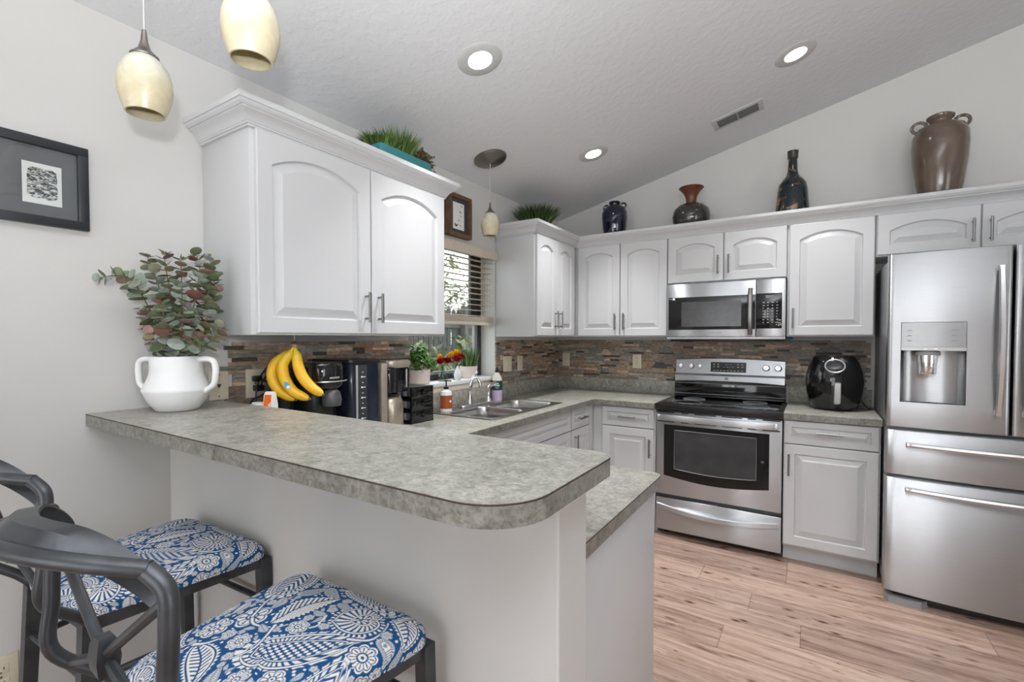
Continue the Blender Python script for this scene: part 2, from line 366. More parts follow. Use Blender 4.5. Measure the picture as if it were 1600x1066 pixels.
def mk_fabric():
    m, nt, b = new_mat('blue_paisley_fabric')
    at = nt.nodes.new('ShaderNodeAttribute'); at.attribute_name = 'paisley'
    mx = N(nt, 'ShaderNodeMix', data_type='RGBA'); nt.links.new(at.outputs['Fac'], mx.inputs['Factor'])
    mx.inputs['A'].default_value = (0.012, 0.085, 0.235, 1); mx.inputs['B'].default_value = (0.80, 0.78, 0.73, 1)
    v = coords(nt); n = N(nt, 'ShaderNodeTexNoise', Scale=420.0, Detail=2.0); nt.links.new(v, n.inputs['Vector'])
    r = ramp(nt, [(0.3, (0.9, 0.9, 0.9)), (0.7, (1.05, 1.05, 1.05))], n.outputs['Fac'])
    mu = N(nt, 'ShaderNodeMix', data_type='RGBA', blend_type='MULTIPLY'); mu.inputs['Factor'].default_value = 1.0
    nt.links.new(mx.outputs['Result'], mu.inputs['A']); nt.links.new(r.outputs['Color'], mu.inputs['B'])
    nt.links.new(mu.outputs['Result'], b.inputs['Base Color']); b.inputs['Roughness'].default_value = 0.85
    b.inputs['Specular IOR Level'].default_value = 0.2
    return m
M['fabric'] = mk_fabric()

# ------------------------------------------------------------------ mesh helpers
class MB:
    """collects shapes into one bmesh; F maps local (u,v,w) to world"""
    def __init__(s, F=None): s.bm = bmesh.new(); s.F = F
    def v(s, p): return s.bm.verts.new(s.F(*p) if s.F else p)
    def face(s, vs):
        try: return s.bm.faces.new(vs)
        except ValueError: return None
    def box(s, x0, x1, y0, y1, z0, z1, b=0.0, seg=2):
        t = bmesh.new()
        vs = [t.verts.new(p) for p in ((x0, y0, z0), (x1, y0, z0), (x1, y1, z0), (x0, y1, z0), (x0, y0, z1), (x1, y0, z1), (x1, y1, z1), (x0, y1, z1))]
        for f in ((0, 3, 2, 1), (4, 5, 6, 7), (0, 1, 5, 4), (1, 2, 6, 5), (2, 3, 7, 6), (3, 0, 4, 7)): t.faces.new([vs[i] for i in f])
        if b: bmesh.ops.bevel(t, geom=list(t.edges), offset=b, segments=seg, affect='EDGES', profile=0.5)
        return s.merge(t)
    def merge(s, t, mat=None):
        t.verts.index_update(); m = {}
        for v in t.verts:
            co = mat @ v.co if mat else v.co
            m[v.index] = s.v(tuple(co))
        for f in t.faces: s.face([m[v.index] for v in f.verts])
        t.free(); return s
    def loft(s, loops, cap0=True, cap1=True, closed=True):
        rings = [[s.v(p) for p in L] for L in loops]
        n = len(rings[0])
        for a, b in zip(rings, rings[1:]):
            for i in range(n if closed else n - 1):
                j = (i + 1) % n
                s.face([a[i], a[j], b[j], b[i]])
        if cap0 and closed: s.face(list(reversed(rings[0])))
        if cap1 and closed: s.face(rings[-1])
        return s
    def tube(s, pts, r, seg=12, closed=False, flat=1.0, up=None):
        P = [Vector(p) for p in pts]; n = len(P)
        R = r if isinstance(r, (list, tuple)) else [r] * n
        T = []
        for i in range(n):
            a = P[(i - 1) % n] if (closed or i > 0) else P[i]; b = P[(i + 1) % n] if (closed or i < n - 1) else P[i]
            T.append((b - a).normalized())
        ref = Vector(up) if up else (Vector((0, 0, 1)) if abs(T[0].z) < 0.9 else Vector((1, 0, 0)))
        X = (ref - ref.dot(T[0]) * T[0]).normalized(); rings = []
        for i in range(n):
            X = (X - X.dot(T[i]) * T[i]).normalized(); Y = T[i].cross(X)
            rings.append([tuple(P[i] + (X * math.cos(2 * PI * k / seg) + Y * math.sin(2 * PI * k / seg) * flat) * R[i]) for k in range(seg)])
        if closed: rings.append(rings[0]); return s.loft(rings, False, False)
        return s.loft(rings)
    def bar(s, p0, p1, wx, wy, up=(0, 0, 1), w1=None):
        """rectangular bar between two points"""
        a, b = Vector(p0), Vector(p1); t = (b - a).normalized(); u = Vector(up); x = t.cross(u)
        if x.length < 1e-4: x = t.cross(Vector((0, 1, 0)))
        x.normalize(); y = t.cross(x); k = w1 or 1.0
        L = []
        for p, f in ((a, 1.0), (b, k)):
            L.append([tuple(p + x * wx * f * sx / 2 + y * wy * f * sy / 2) for sx, sy in ((-1, -1), (1, -1), (1, 1), (-1, 1))])
        return s.loft(L)
    def lathe(s, prof, c=(0, 0, 0), seg=32, sx=1.0, sy=1.0, wob=None):
        L = []
        for r, z in prof:
            L.append([(c[0] + max(r, 1e-5) * sx * math.cos(2 * PI * k / seg), c[1] + max(r, 1e-5) * sy * math.sin(2 * PI * k / seg), c[2] + z) for k in range(seg)])
        return s.loft(L)
    def prism(s, poly, z0, z1, b=0.0, seg=2):
        t = bmesh.new()
        lo = [t.verts.new((x, y, z0)) for x, y in poly]; hi = [t.verts.new((x, y, z1)) for x, y in poly]
        t.faces.new(list(reversed(lo))); t.faces.new(hi); n = len(poly)
        for i in range(n): t.faces.new([lo[i], lo[(i + 1) % n], hi[(i + 1) % n], hi[i]])
        if b:
            es = [e for e in t.edges if abs(e.verts[0].co.z - e.verts[1].co.z) < 1e-6]
            bmesh.ops.bevel(t, geom=es, offset=b, segments=seg, affect='EDGES', profile=0.5)
        return s.merge(t)
    def grid(s, fn, nu, nv):
        g = [[s.v(fn(i / nu, j / nv)) for j in range(nv + 1)] for i in range(nu + 1)]
        for i in range(nu):
            for j in range(nv): s.face([g[i][j], g[i + 1][j], g[i + 1][j + 1], g[i][j + 1]])
        return s
    def sweep(s, prof, path, closed_prof=True, side=1):
        """prof: (out,z) outline; path: xy polyline, mitred; out is to the right of travel"""
        P = [Vector((x, y)) for x, y in path]; n = len(P); D = []
        for i in range(n):
            ds = []
            if i > 0: ds.append((P[i] - P[i - 1]).normalized())
            if i < n - 1: ds.append((P[i + 1] - P[i]).normalized())
            ns = [Vector((d.y, -d.x)) * side for d in ds]
            m = ns[0] if len(ns) == 1 else (ns[0] + ns[1]).normalized()
            D.append(m / max(0.2, m.dot(ns[0])))
        L = [[(P[i].x + D[i].x * o, P[i].y + D[i].y * o, z) for o, z in prof] for i in range(n)]
        return s.loft(L)

def world_off(o):
    off = Vector((0, 0, 0)); rz = 0.0
    chain = []
    while o: chain.append(o); o = o.parent
    m = Matrix.Identity(4)
    for c in reversed(chain): m = m @ (Matrix.Translation(c.location) @ c.rotation_euler.to_matrix().to_4x4())
    return m

def build(name, mb, mat, parent=None, local=False, smooth=35, origin=None, recalc=True):
    bm = mb.bm if isinstance(mb, MB) else mb
    bm.verts.ensure_lookup_table()
    if recalc: bmesh.ops.recalc_face_normals(bm, faces=bm.faces)
    if not local and parent is not None:
        bm.transform(world_off(parent).inverted())
    o_loc = Vector((0, 0, 0))
    if parent is None:
        if origin is None:
            xs = [v.co.x for v in bm.verts]; ys = [v.co.y for v in bm.verts]; zs = [v.co.z for v in bm.verts]
            origin = ((min(xs) + max(xs)) / 2, (min(ys) + max(ys)) / 2, min(zs))
        o_loc = Vector(origin)
        bm.transform(Matrix.Translation(-o_loc))
    me = bpy.data.meshes.new(name); bm.to_mesh(me); bm.free()
    me.materials.append(M[mat] if isinstance(mat, str) else mat)
    if smooth:
        me.shade_smooth(); me.set_sharp_from_angle(angle=math.radians(smooth))
    o = bpy.data.objects.new(name, me); COL.objects.link(o)
    o.location = o_loc
    if parent is not None: o.parent = parent
    return o

def tag(o, label, cat, group=None):
    o['label'] = label; o['category'] = cat
    if group: o['group'] = group
    return o
def thing(name, label, cat, loc=(0, 0, 0), rz=0.0, group=None):
    o = bpy.data.objects.new(name, None); COL.objects.link(o)
    o.empty_display_size = 0.05
    o.location = loc; o.rotation_euler = (0, 0, rz)
    return tag(o, label, cat, group)
def struct(name, mb, mat, smooth=35, origin=(0, 0, 0)):
    o = build(name, mb, mat, None, smooth=smooth, origin=origin); o['kind'] = 'structure'; return o
def dup(root, loc, rz, label, group=None):
    r = root.copy(); COL.objects.link(r); r.location = loc; r.rotation_euler = (0, 0, rz); r['label'] = label
    if group: r['group'] = group
    for ch in list(root.children):
        c = ch.copy(); COL.objects.link(c); c.parent = r
        for g in list(ch.children):
            d = g.copy(); COL.objects.link(d); d.parent = c
    return r
def box_mb(*a, **k): return MB().box(*a, **k)

def arc(cx, cy, r, a0, a1, n):
    return [(cx + r * math.cos(math.radians(a0 + (a1 - a0) * i / n)), cy + r * math.sin(math.radians(a0 + (a1 - a0) * i / n))) for i in range(n + 1)]
def bez(pts, n=24):
    """Catmull-Rom through points"""
    P = [Vector(p) for p in pts]; out = []
    for i in range(len(P) - 1):
        p0 = P[max(i - 1, 0)]; p1 = P[i]; p2 = P[i + 1]; p3 = P[min(i + 2, len(P) - 1)]
        for k in range(n):
            t = k / n
            out.append(0.5 * ((2 * p1) + (-p0 + p2) * t + (2 * p0 - 5 * p1 + 4 * p2 - p3) * t * t + (-p0 + 3 * p1 - 3 * p2 + p3) * t ** 3))
    out.append(P[-1]); return [tuple(p) for p in out]

# ------------------------------------------------------------------ room shell
XL, YB = -1.97, 3.875                 # faces of the left and back walls
def zc(x): return 2.42 + 0.248 * (x + 1.955)
XR, YF = 3.6, -3.5
struct('floor', MB().box(XL - 0.2, XR + 0.15, YF - 0.15, YB + 0.15, -0.1, 0.0), 'floor', smooth=0)
w = MB()
w.box(XL - 0.2, XL, YF - 0.15, 1.983, 0, zc(XL)); w.box(XL - 0.2, XL, 2.861, YB + 0.15, 0, zc(XL))
w.box(XL - 0.2, XL, 1.983, 2.861, 0, 1.06); w.box(XL - 0.2, XL, 1.983, 2.861, 1.985, zc(XL))
struct('wall_left', w, 'wall', smooth=0)
def gable(y0, y1):
    m = MB(); RX = 2.6
    pts = [(XL, 0), (XR, 0), (XR, zc(RX) - 0.25), (RX, zc(RX)), (XL, zc(XL))]
    return m.loft([[(x, y0, z) for x, z in pts], [(x, y1, z) for x, z in pts]])
struct('wall_back', gable(YB, YB + 0.15), 'wall', smooth=0)
struct('wall_front', gable(YF - 0.15, YF), 'wall', smooth=0)
struct('wall_right', MB().box(XR, XR + 0.15, YF, YB, 0, zc(2.6) - 0.25), 'wall', smooth=0)
c = MB()
prof = [(XL - 0.2, zc(XL - 0.2)), (2.6, zc(2.6)), (XR + 0.15, zc(2.6) - 0.288), (XR + 0.15, zc(2.6) - 0.16), (2.6, zc(2.6) + 0.13), (XL - 0.2, zc(XL - 0.2) + 0.13)]
c.loft([[(x, YF - 0.15, z) for x, z in prof], [(x, YB + 0.15, z) for x, z in prof]])
struct('ceiling', c, 'ceiling', smooth=0)
# half wall that carries the breakfast bar
struct('wall_peninsula', MB().box(XL, -0.393, 0.778, 0.905, 0, 1.078, 0.004), 'wall', smooth=0)
t = MB(); t.sweep([(0.0, 1.046), (0.011, 1.050), (0.011, 1.072), (0.016, 1.078), (0, 1.078)], [(-0.393, 0.905), (-0.393, 0.778)], side=-1)
struct('trim_1', t, 'trimwhite')
b = MB(); b.box(XL, XL + 0.013, YF, 0.778, 0, 0.09, 0.003); struct('baseboard_left', b, 'trimwhite')
b = MB(); b.box(XL + 0.013, -0.393, 0.765, 0.778, 0, 0.09, 0.003); struct('baseboard_peninsula', b, 'trimwhite')
b = MB(); b.box(1.36, XR, YB - 0.013, YB, 0, 0.09, 0.003); struct('baseboard_back', b, 'trimwhite')

# stacked slate strips
def tiles(F, u0, u1, v0, v1, seed, jag0=False, jag1=False, skip=None):
    r = random.Random(seed); m = MB(F); h = 0.0162; v = v0; k = 0
    while v < v1 - 0.004:
        hh = min(h, v1 - v); u = u0 + (r.choice([0, 0.015, 0.03, 0.045]) if jag0 else 0)
        end = u1 - (r.choice([0, 0.02, 0.03, 0.0]) if jag1 else 0)
        while u < end - 0.002:
            L = min(r.choice([0.05, 0.075, 0.10, 0.12, 0.15]), end - u)
            if end - u - L < 0.02: L = end - u
            d = r.uniform(0.008, 0.0135)
            a, bq = u + 0.0004, u + L - 0.0004
            m.loft([[(a, v + 0.0004, 0), (bq, v + 0.0004, 0), (bq, v + hh - 0.0004, 0), (a, v + hh - 0.0004, 0)],
                    [(a, v + 0.0004, d), (bq, v + 0.0004, d), (bq, v + hh - 0.0004, d), (a, v + hh - 0.0004, d)]], cap0=False)
            u += L
        v += hh; k += 1
    return m
FL = lambda u, v, w: (XL + w, u, v)          # on the left wall
FB = lambda u, v, w: (u, YB - w, v)          # on the back wall
struct('trim_2', tiles(FL, 0.955, 1.983, 1.022, 1.345, 1, jag0=True), 'tile', smooth=0)
struct('trim_3', tiles(FL, 2.861, YB - 0.012, 1.022, 1.345, 2), 'tile', smooth=0)
struct('trim_4', tiles(FB, XL + 0.012, 0.312, 1.022, 1.345, 3, jag1=True), 'tile', smooth=0)

# window: sill, bronze frame, sliding sashes
wf = MB()
X0, X1 = -2.135, -2.095
for (a, bb, c0, c1) in ((1.983, 2.861, 1.085, 1.12), (1.983, 2.861, 1.973, 1.985), (1.983, 2.02, 1.12, 1.973), (2.824, 2.861, 1.12, 1.973)):
    wf.box(X0, X1, a, bb, c0, c1, 0.003)
win = struct('window_1', wf, 'bronze')
def wpart(name, mb, mat): o = build(name, mb, mat, win); return o
s = MB(); s.box(-2.128, -2.108, 2.02, 2.824, 1.468, 1.50, 0.002); wpart('meeting_rail', s, 'blind')
s = MB(); s.box(-2.125, -2.100, 2.745, 2.824, 1.50, 1.973, 0.002); s.box(-2.125, -2.105, 2.02, 2.745, 1.960, 1.973, 0.002); wpart('sash_frame', s, 'bronze')
s = MB(); s.box(-2.125, -2.100, 2.79, 2.824, 1.12, 1.468, 0.002); s.box(-2.125, -2.100, 2.02, 2.824, 1.12, 1.142, 0.002); wpart('sash_frame', s, 'midgrey')
wpart('pane', MB().box(-2.117, -2.114, 2.02, 2.75, 1.50, 1.962), 'pane')
wpart('pane', MB().box(-2.117, -2.114, 2.02, 2.80, 1.14, 1.47), 'pane')
s = MB(); s.box(XL - 0.165, XL + 0.022, 1.975, 2.868, 1.06, 1.085, 0.004); struct('trim_5', s, 'trimwhite')
s = MB(); s.box(XL + 0.0005, XL + 0.014, 1.985, 2.861, 1.0225, 1.059, 0.002); struct('trim_6', s, 'blind')

# blind
bl = thing('window_blind', 'cream slatted blind raised half way in the kitchen window above the sink', 'blind', (-1.99, 2.42, 1.45))
build('head_rail', MB().box(-2.025, -1.972, 1.99, 2.855, 1.935, 1.975, 0.002), 'blind', bl)
build('valance', MB().box(-1.968, -1.948, 1.975, 2.868, 1.922, 1.988, 0.003), 'blind', bl)
for k in range(11):
    z = 1.903 - k * 0.0385
    m = MB(); y0, y1 = 1.99, 2.848
    L = []
    for y in (y0, y1):
        L.append([(-2.022, y, z - 0.002), (-2.003, y, z + 0.001), (-1.982, y, z - 0.002), (-1.982, y, z - 0.0002), (-2.003, y, z + 0.0026), (-2.022, y, z - 0.0002)])
    m.loft(L); build('slat', m, 'slat', bl)
m = MB()
for k in range(7): m.box(-2.028, -1.978, 1.99, 2.848, 1.474 + k * 0.0052, 1.4775 + k * 0.0052)
build('slat_stack', m, 'blind', bl)
build('bottom_rail', MB().box(-2.030, -1.976, 1.99, 2.848, 1.452, 1.473, 0.004), 'blind', bl)
for y in (2.12, 2.42, 2.70, 2.755):
    m = MB(); m.tube([(-1.9765, y, 1.93), (-1.9765, y, 1.455)], 0.0011, 6); build('ladder_cord', m, 'blind', bl)
m = MB(); m.tube([(-1.972, 2.775, 1.93), (-1.968, 2.775, 1.60), (-1.966, 2.775, 1.37)], 0.0012, 6); m.lathe([(0, 0), (0.005, 0.003), (0.004, 0.022), (0, 0.025)], (-1.966, 2.775, 1.347), 10)
build('pull_cord', m, 'blind', bl)

# ------------------------------------------------------------------ outside the window
struct('ground', MB().box(-26, XL - 0.2, -12, 20, -0.35, -0.25), 'lawn', smooth=0)
fe = thing('wooden_fence', 'weathered grey picket fence seen through the lower window pane', 'fence', (-4.7, 3.5, -0.25))
r = random.Random(3)
y = 0.9; n = 0
while y < 10.3 and n < 98:
    wd = 0.088; m = MB(); h = 1.82 + r.uniform(-0.03, 0.03)
    m.loft([[(-4.71, y, -0.25), (-4.69, y, -0.25), (-4.69, y + wd, -0.25), (-4.71, y + wd, -0.25)], [(-4.71, y, h - 0.05), (-4.69, y, h - 0.05), (-4.69, y + wd, h - 0.05), (-4.71, y + wd, h - 0.05)],
            [(-4.71, y + wd * 0.3, h), (-4.69, y + wd * 0.3, h), (-4.69, y + wd * 0.7, h), (-4.71, y + wd * 0.7, h)]])
    build('picket', m, 'fence', fe, smooth=0); y += wd + r.choice([0.010, 0.016, 0.024, 0.030]); n += 1
for z in (0.25, 1.1, 1.52):
    build('rail', MB().box(-4.68, -4.64, 0.9, 10.3, z, z + 0.085), 'fence', fe, smooth=0)
for yy in (1.0, 3.4, 5.8, 8.2, 10.2): build('post', MB().box(-4.64, -4.55, yy, yy + 0.09, -0.25, 1.86), 'fence', fe, smooth=0)

def leaf_cloud(m, centres, count, size, r, spread):
    for _ in range(count):
        c = r.choice(centres); p = Vector(c) + Vector((r.gauss(0, spread), r.gauss(0, spread), r.gauss(0, spread * 0.8)))
        a = Vector((r.uniform(-1, 1), r.uniform(-1, 1), r.uniform(-1, 1))).normalized(); bq = a.cross(Vector((r.uniform(-1, 1), r.uniform(-1, 1), r.uniform(-1, 1)))).normalized()
        s = size * r.uniform(0.6, 1.4)
        m.face([m.v(tuple(p - a * s)), m.v(tuple(p - bq * s * 0.45)), m.v(tuple(p + a * s)), m.v(tuple(p + bq * s * 0.45))])
def tree(name, label, base, top, seed, nb, nl, size, spread=0.3):
    r = random.Random(seed)
    t = thing(name, label, 'tree', base)
    m = MB(); tips = []
    trunk = bez([base, (base[0] + 0.1, base[1] - 0.1, base[2] + (top - base[2]) * 0.35), (base[0], base[1] + 0.15, base[2] + (top - base[2]) * 0.7), (base[0] + 0.1, base[1] + 0.3, top)], 6)
    m.tube(trunk, [0.13 - 0.10 * i / (len(trunk) - 1) for i in range(len(trunk))], 8)
    build('trunk', m, 'bark', t)
    bmx = MB()
    for k in range(nb):
        f = r.uniform(0.25, 0.97); p = Vector(trunk[int(f * (len(trunk) - 1))]); a = r.uniform(0, 2 * PI); L = r.uniform(0.8, 2.0) * (1.2 - 0.5 * f)
        d = Vector((math.cos(a) * 0.7, math.sin(a), r.uniform(-0.05, 0.55))).normalized(); pts = [tuple(p)]; q = p.copy()
        for s_ in range(6):
            d = (d + Vector((r.uniform(-.35, .35), r.uniform(-.35, .35), r.uniform(-.3, .25)))).normalized(); q = q + d * L / 6; pts.append(tuple(q))
            if s_ > 0: tips.append(tuple(q))
            if s_ in (1, 3):
                e = (d + Vector((r.uniform(-.8, .8), r.uniform(-.8, .8), r.uniform(-.6, .6)))).normalized()
                q2 = [tuple(q + e * L * 0.13 * j + Vector((0, 0, -0.02 * j * j))) for j in range(4)]
                bmx.tube(q2, [0.012, 0.009, 0.006, 0.004], 5); tips.append(q2[-1]); tips.append(q2[2])
        bmx.tube(pts, [0.034 * (1 - i / 7.5) for i in range(7)], 6)
    build('branches', bmx, 'bark', t)
    lm = MB(); leaf_cloud(lm, tips, nl, size, r, spread); build('foliage', lm, 'treeleaf', t, smooth=0, recalc=False)
tree('garden_tree', 'bare branched olive leaved tree against the bright sky outside the window', (-7.4, 7.6, -0.25), 4.9, 5, 34, 2600, 0.055, 0.16)
sh = thing('garden_shrub', 'low green shrub in front of the picket fence outside the window', 'shrub', (-4.1, 4.6, -0.25))
r = random.Random(9); m = MB()
for k in range(9):
    a = r.uniform(0, 6.28); m.tube([(-4.1, 4.6, -0.25), (-4.1 + 0.2 * math.cos(a), 4.6 + 0.4 * math.sin(a), 0.4), (-4.1 + 0.3 * math.cos(a), 4.6 + 0.8 * math.sin(a), 1.1)], [0.02, 0.014, 0.006], 6)
build('stems', m, 'bark', sh)
m = MB(); leaf_cloud(m, [(-4.1 + r.uniform(-.25, .25), 4.6 + r.uniform(-1.0, 0.9), r.uniform(0.1, 1.28)) for _ in range(60)], 2600, 0.05, r, 0.10); build('foliage', m, 'treeleaf', sh, smooth=0, recalc=False)

# ------------------------------------------------------------------ cabinets
def door(m, u0, u1, v0, v1, arch=0.0, t=0.02, fr=0.055):
    bv = 0.038 if fr > 0.05 else 0.027
    nb, ns, na = 6, 6, 22
    def rect(i, w):
        a0, a1, b0, b1 = u0 + i, u1 - i, v0 + i, v1 - i; L = []
        L += [(a0 + (a1 - a0) * k / nb, b0, w) for k in range(nb)]
        L += [(a1, b0 + (b1 - b0) * k / ns, w) for k in range(ns)]
        L += [(a1 + (a0 - a1) * k / na, b1, w) for k in range(na)]
        L += [(a0, b1 + (b0 - b1) * k / ns, w) for k in range(ns)]
        return L
    uc = (u0 + u1) / 2; A = (u1 - u0) / 2 - fr; h = arch
    if h > 0: R = (A * A + h * h) / (2 * h); vc = v1 - fr - R
    def outl(d, w):
        a = A - d; b0 = v0 + fr + d
        if h > 0:
            rr = R - d; th = math.asin(min(1, a / rr)); vs = vc + rr * math.cos(th)
        else: vs = v1 - fr - d
        L = []
        L += [(uc - a + 2 * a * k / nb, b0, w) for k in range(nb)]
        L += [(uc + a, b0 + (vs - b0) * k / ns, w) for k in range(ns)]
        for k in range(na):
            f = k / na
            if h > 0: al = th - 2 * th * f; L.append((uc + rr * math.sin(al), vc + rr * math.cos(al), w))
            else: L.append((uc + a - 2 * a * f, vs, w))
        L += [(uc - a, vs + (b0 - vs) * k / ns, w) for k in range(ns)]
        return L
    return m.loft([rect(0, 0), rect(0, t - 0.004), rect(0.0015, t - 0.001), rect(0.004, t), outl(0, t), outl(0.002, t - 0.003), outl(0.005, t - 0.011), outl(0.009, t - 0.011), outl(bv, t - 0.002), outl(bv + 0.002, t - 0.001)])
def pull(m, u, v, L=0.128, vert=True, w0=0.02):
    d = (lambda a, b_, c_: (u + b_, v + a, w0 + c_)) if vert else (lambda a, b_, c_: (u + a, v + b_, w0 + c_))
    m.tube([d(-L / 2, 0, 0.030), d(L / 2, 0, 0.030)], 0.006, 10)
    for s in (-1, 1): m.tube([d(s * L * 0.37, 0, -0.002), d(s * L * 0.37, 0, 0.03)], 0.0045, 8)
    return m
def add_door(t, F, u0, u1, v0, v1, arch=0.0, hu=None, hv=None, vert=True, name='door', fr=0.055):
    o = build(name, door(MB(F), u0, u1, v0, v1, arch, fr=fr), 'cab', t, smooth=11)
    if hu is not None: build('handle', pull(MB(F), hu, hv, vert=vert), 'nickel', o)
    return o
crown = [(0, 2.086), (0.009, 2.086), (0.009, 2.094), (0.013, 2.094), (0.013, 2.100), (0.016, 2.102), (0.019, 2.109), (0.025, 2.117), (0.034, 2.125), (0.045, 2.131), (0.045, 2.136), (0.049, 2.136), (0.056, 2.143), (0.059, 2.151), (0.063, 2.151), (0.063, 2.170), (0, 2.170)]

# near upper cabinet on the left wall
FX = -1.645                                   # carcass fronts, left wall
Fl = lambda u, v, w: (FX + w, u, v)
c = thing('overhead_cabinet', 'large white two-door arched wall cabinet above the bananas, left of the window', 'cabinet', (-1.80, 1.405, 1.372))
m = MB(); m.box(XL + 0.002, FX, 0.903, 1.913, 1.372, 2.130, 0.002); build('carcass', m, 'cab', c)
add_door(c, Fl, 0.918, 1.414, 1.379, 2.084, 0.054, 1.382, 1.492)
add_door(c, Fl, 1.421, 1.900, 1.379, 2.084, 0.054, 1.453, 1.492)
m = MB(); m.sweep(crown, [(XL + 0.002, 0.903), (FX + 0.001, 0.903), (FX + 0.001, 1.913), (XL + 0.002, 1.913)]); build('crown', m, 'cab', c, smooth=24)

# corner wall cabinet (left wall), then the run on the back wall
c = thing('overhead_cabinet', 'white wall cabinet in the corner with two narrow arched doors, right of the window', 'cabinet', (-1.80, 3.3, 1.372))
m = MB(); m.box(XL + 0.002, FX, 2.868, YB - 0.002, 1.372, 2.130, 0.002); build('carcass', m, 'cab', c)
add_door(c, Fl, 2.880, 3.172, 1.379, 2.084, 0.034, 3.140, 1.496)
add_door(c, Fl, 3.178, 3.478, 1.379, 2.084, 0.034, 3.212, 1.496)
FY = 3.549
Fb = lambda u, v, w: (u, FY - w, v)
def upper(label, x0, x1, z0, doors, name='overhead_cabinet'):
    c = thing(name, label, 'cabinet', ((x0 + x1) / 2, 3.7, z0))
    m = MB(); m.box(x0, x1, FY, YB - 0.002, z0, 2.130, 0.0015); build('carcass', m, 'cab', c)
    for d in doors: add_door(c, Fb, *d)
    return c
upper('tall white wall cabinet with two arched doors between the corner and the microwave', -1.644, -0.909, 1.372,
      [(-1.618, -1.269, 1.379, 2.084, 0.034, -1.300, 1.488), (-1.263, -0.912, 1.379, 2.084, 0.034, -1.232, 1.488)])
upper('short white two-door arched wall cabinet directly above the microwave', -0.907, -0.155, 1.752,
      [(-0.904, -0.535, 1.758, 2.084, 0.038, -0.566, 1.866), (-0.529, -0.158, 1.758, 2.084, 0.038, -0.498, 1.866)])
upper('white wall cabinet with one arched door between the microwave and the refrigerator', -0.153, 0.298, 1.372,
      [(-0.142, 0.293, 1.379, 2.084, 0.046, -0.117, 1.488)])
upper('wide low white arched cabinet above the refrigerator', 0.300, 1.240, 1.842,
      [(0.306, 0.748, 1.850, 2.084, 0.044, 0.716, 1.944), (0.754, 1.200, 1.850, 2.084, 0.044, 0.786, 1.944)])
m = MB(); m.sweep(crown, [(XL + 0.002, 2.868), (FX + 0.001, 2.868), (FX + 0.001, FY - 0.001), (1.241, FY - 0.001), (1.241, YB - 0.002)])
tag(build('crown_moulding', m, 'cab', smooth=24), 'white crown moulding running along the corner and back wall cabinets', 'moulding')
m = MB(); m.box(-0.154, -0.128, 3.80, 3.815, 1.352, 1.372); tag(build('tape_strip', m, 'bluetape'), 'bit of blue tape under the cabinet right of the microwave', 'tape')

# base cabinets
Fbb = lambda u, v, w: (u, 3.305 - w, v)       # carcass front 3.305, door front 3.285
def base(label, x0, x1, parts, toe=True):
    c = thing('base_cabinet', label, 'cabinet', ((x0 + x1) / 2, 3.6, 0))
    m = MB(); m.box(x0, x1, 3.305, YB, 0.105, 0.875, 0.0015); build('carcass', m, 'cab', c)
    m = MB(); m.box(x0 + 0.001, x1 - 0.001, 3.372, 3.39, 0.0, 0.105); build('toe_kick', m, 'cab', c)
    for kind, d in parts: add_door(c, Fbb, *d, name=kind, fr=(0.036 if kind == 'drawer' else 0.055))
    return c
base('white base cabinet with drawer and door between the corner and the stove', -1.385, -0.922,
     [('drawer', (-1.307, -0.930, 0.731, 0.868, 0, -1.116, 0.802, False)), ('door', (-1.307, -0.930, 0.118, 0.725, 0, -0.955, 0.597, True))])
base('white base cabinet with drawer and door between the stove and the refrigerator', -0.150, 0.318,
     [('drawer', (-0.146, 0.310, 0.731, 0.868, 0, 0.080, 0.808, False)), ('door', (-0.146, 0.310, 0.118, 0.725, 0, -0.120, 0.605, True))])
BX = -1.41
Flb = lambda u, v, w: (BX + w, u, v)
c = thing('base_cabinet', 'white sink base cabinet with wide false drawer front under the sink', 'cabinet', (-1.7, 2.3, 0))
m = MB(); m.box(XL + 0.003, BX, 1.545, 2.94, 0.105, 0.715, 0.0015); m.box(XL + 0.003, -1.93, 1.545, 2.94, 0.715, 0.875); m.box(-1.45, BX, 1.545, 2.94, 0.715, 0.875); build('carcass', m, 'cab', c)
m = MB(); m.box(-1.49, -1.475, 1.545, 2.94, 0, 0.105); build('toe_kick', m, 'cab', c)
add_door(c, Flb, 1.78, 2.932, 0.731, 0.868, 0, name='false_front', fr=0.036)
add_door(c, Flb, 1.78, 2.352, 0.118, 0.725, 0, 2.32, 0.62)
add_door(c, Flb, 2.358, 2.932, 0.118, 0.725, 0, 2.39, 0.62)
c = thing('base_cabinet', 'narrow white base cabinet with small drawer between the sink and the corner', 'cabinet', (-1.7, 3.3, 0))
m = MB(); m.box(XL + 0.003, BX, 2.942, 3.303, 0.105, 0.875, 0.0015); m.box(XL + 0.003, -1.387, 3.306, YB - 0.003, 0.105, 0.875); m.box(BX, -1.39, 3.25, 3.303, 0.105, 0.875); build('carcass', m, 'cab', c)
m = MB(); m.box(-1.49, -1.475, 2.942, 3.38, 0, 0.105); build('toe_kick', m, 'cab', c)
add_door(c, Flb, 2.948, 3.245, 0.731, 0.868, 0, 3.10, 0.80, False, name='drawer', fr=0.036)
add_door(c, Flb, 2.948, 3.245, 0.118, 0.725, 0, 2.985, 0.63)
c = thing('base_cabinet', 'white end panel base cabinet under the low peninsula counter beside the bar', 'cabinet', (-0.9, 1.2, 0))
m = MB(); m.box(-1.968, -0.446, 0.907, 1.525, 0.0, 0.875); build('carcass', m, 'cab', c)
m = MB(); m.box(-0.446, -0.430, 0.907, 1.535, 0.0, 0.875, 0.002); build('end_panel', m, 'cab', c)

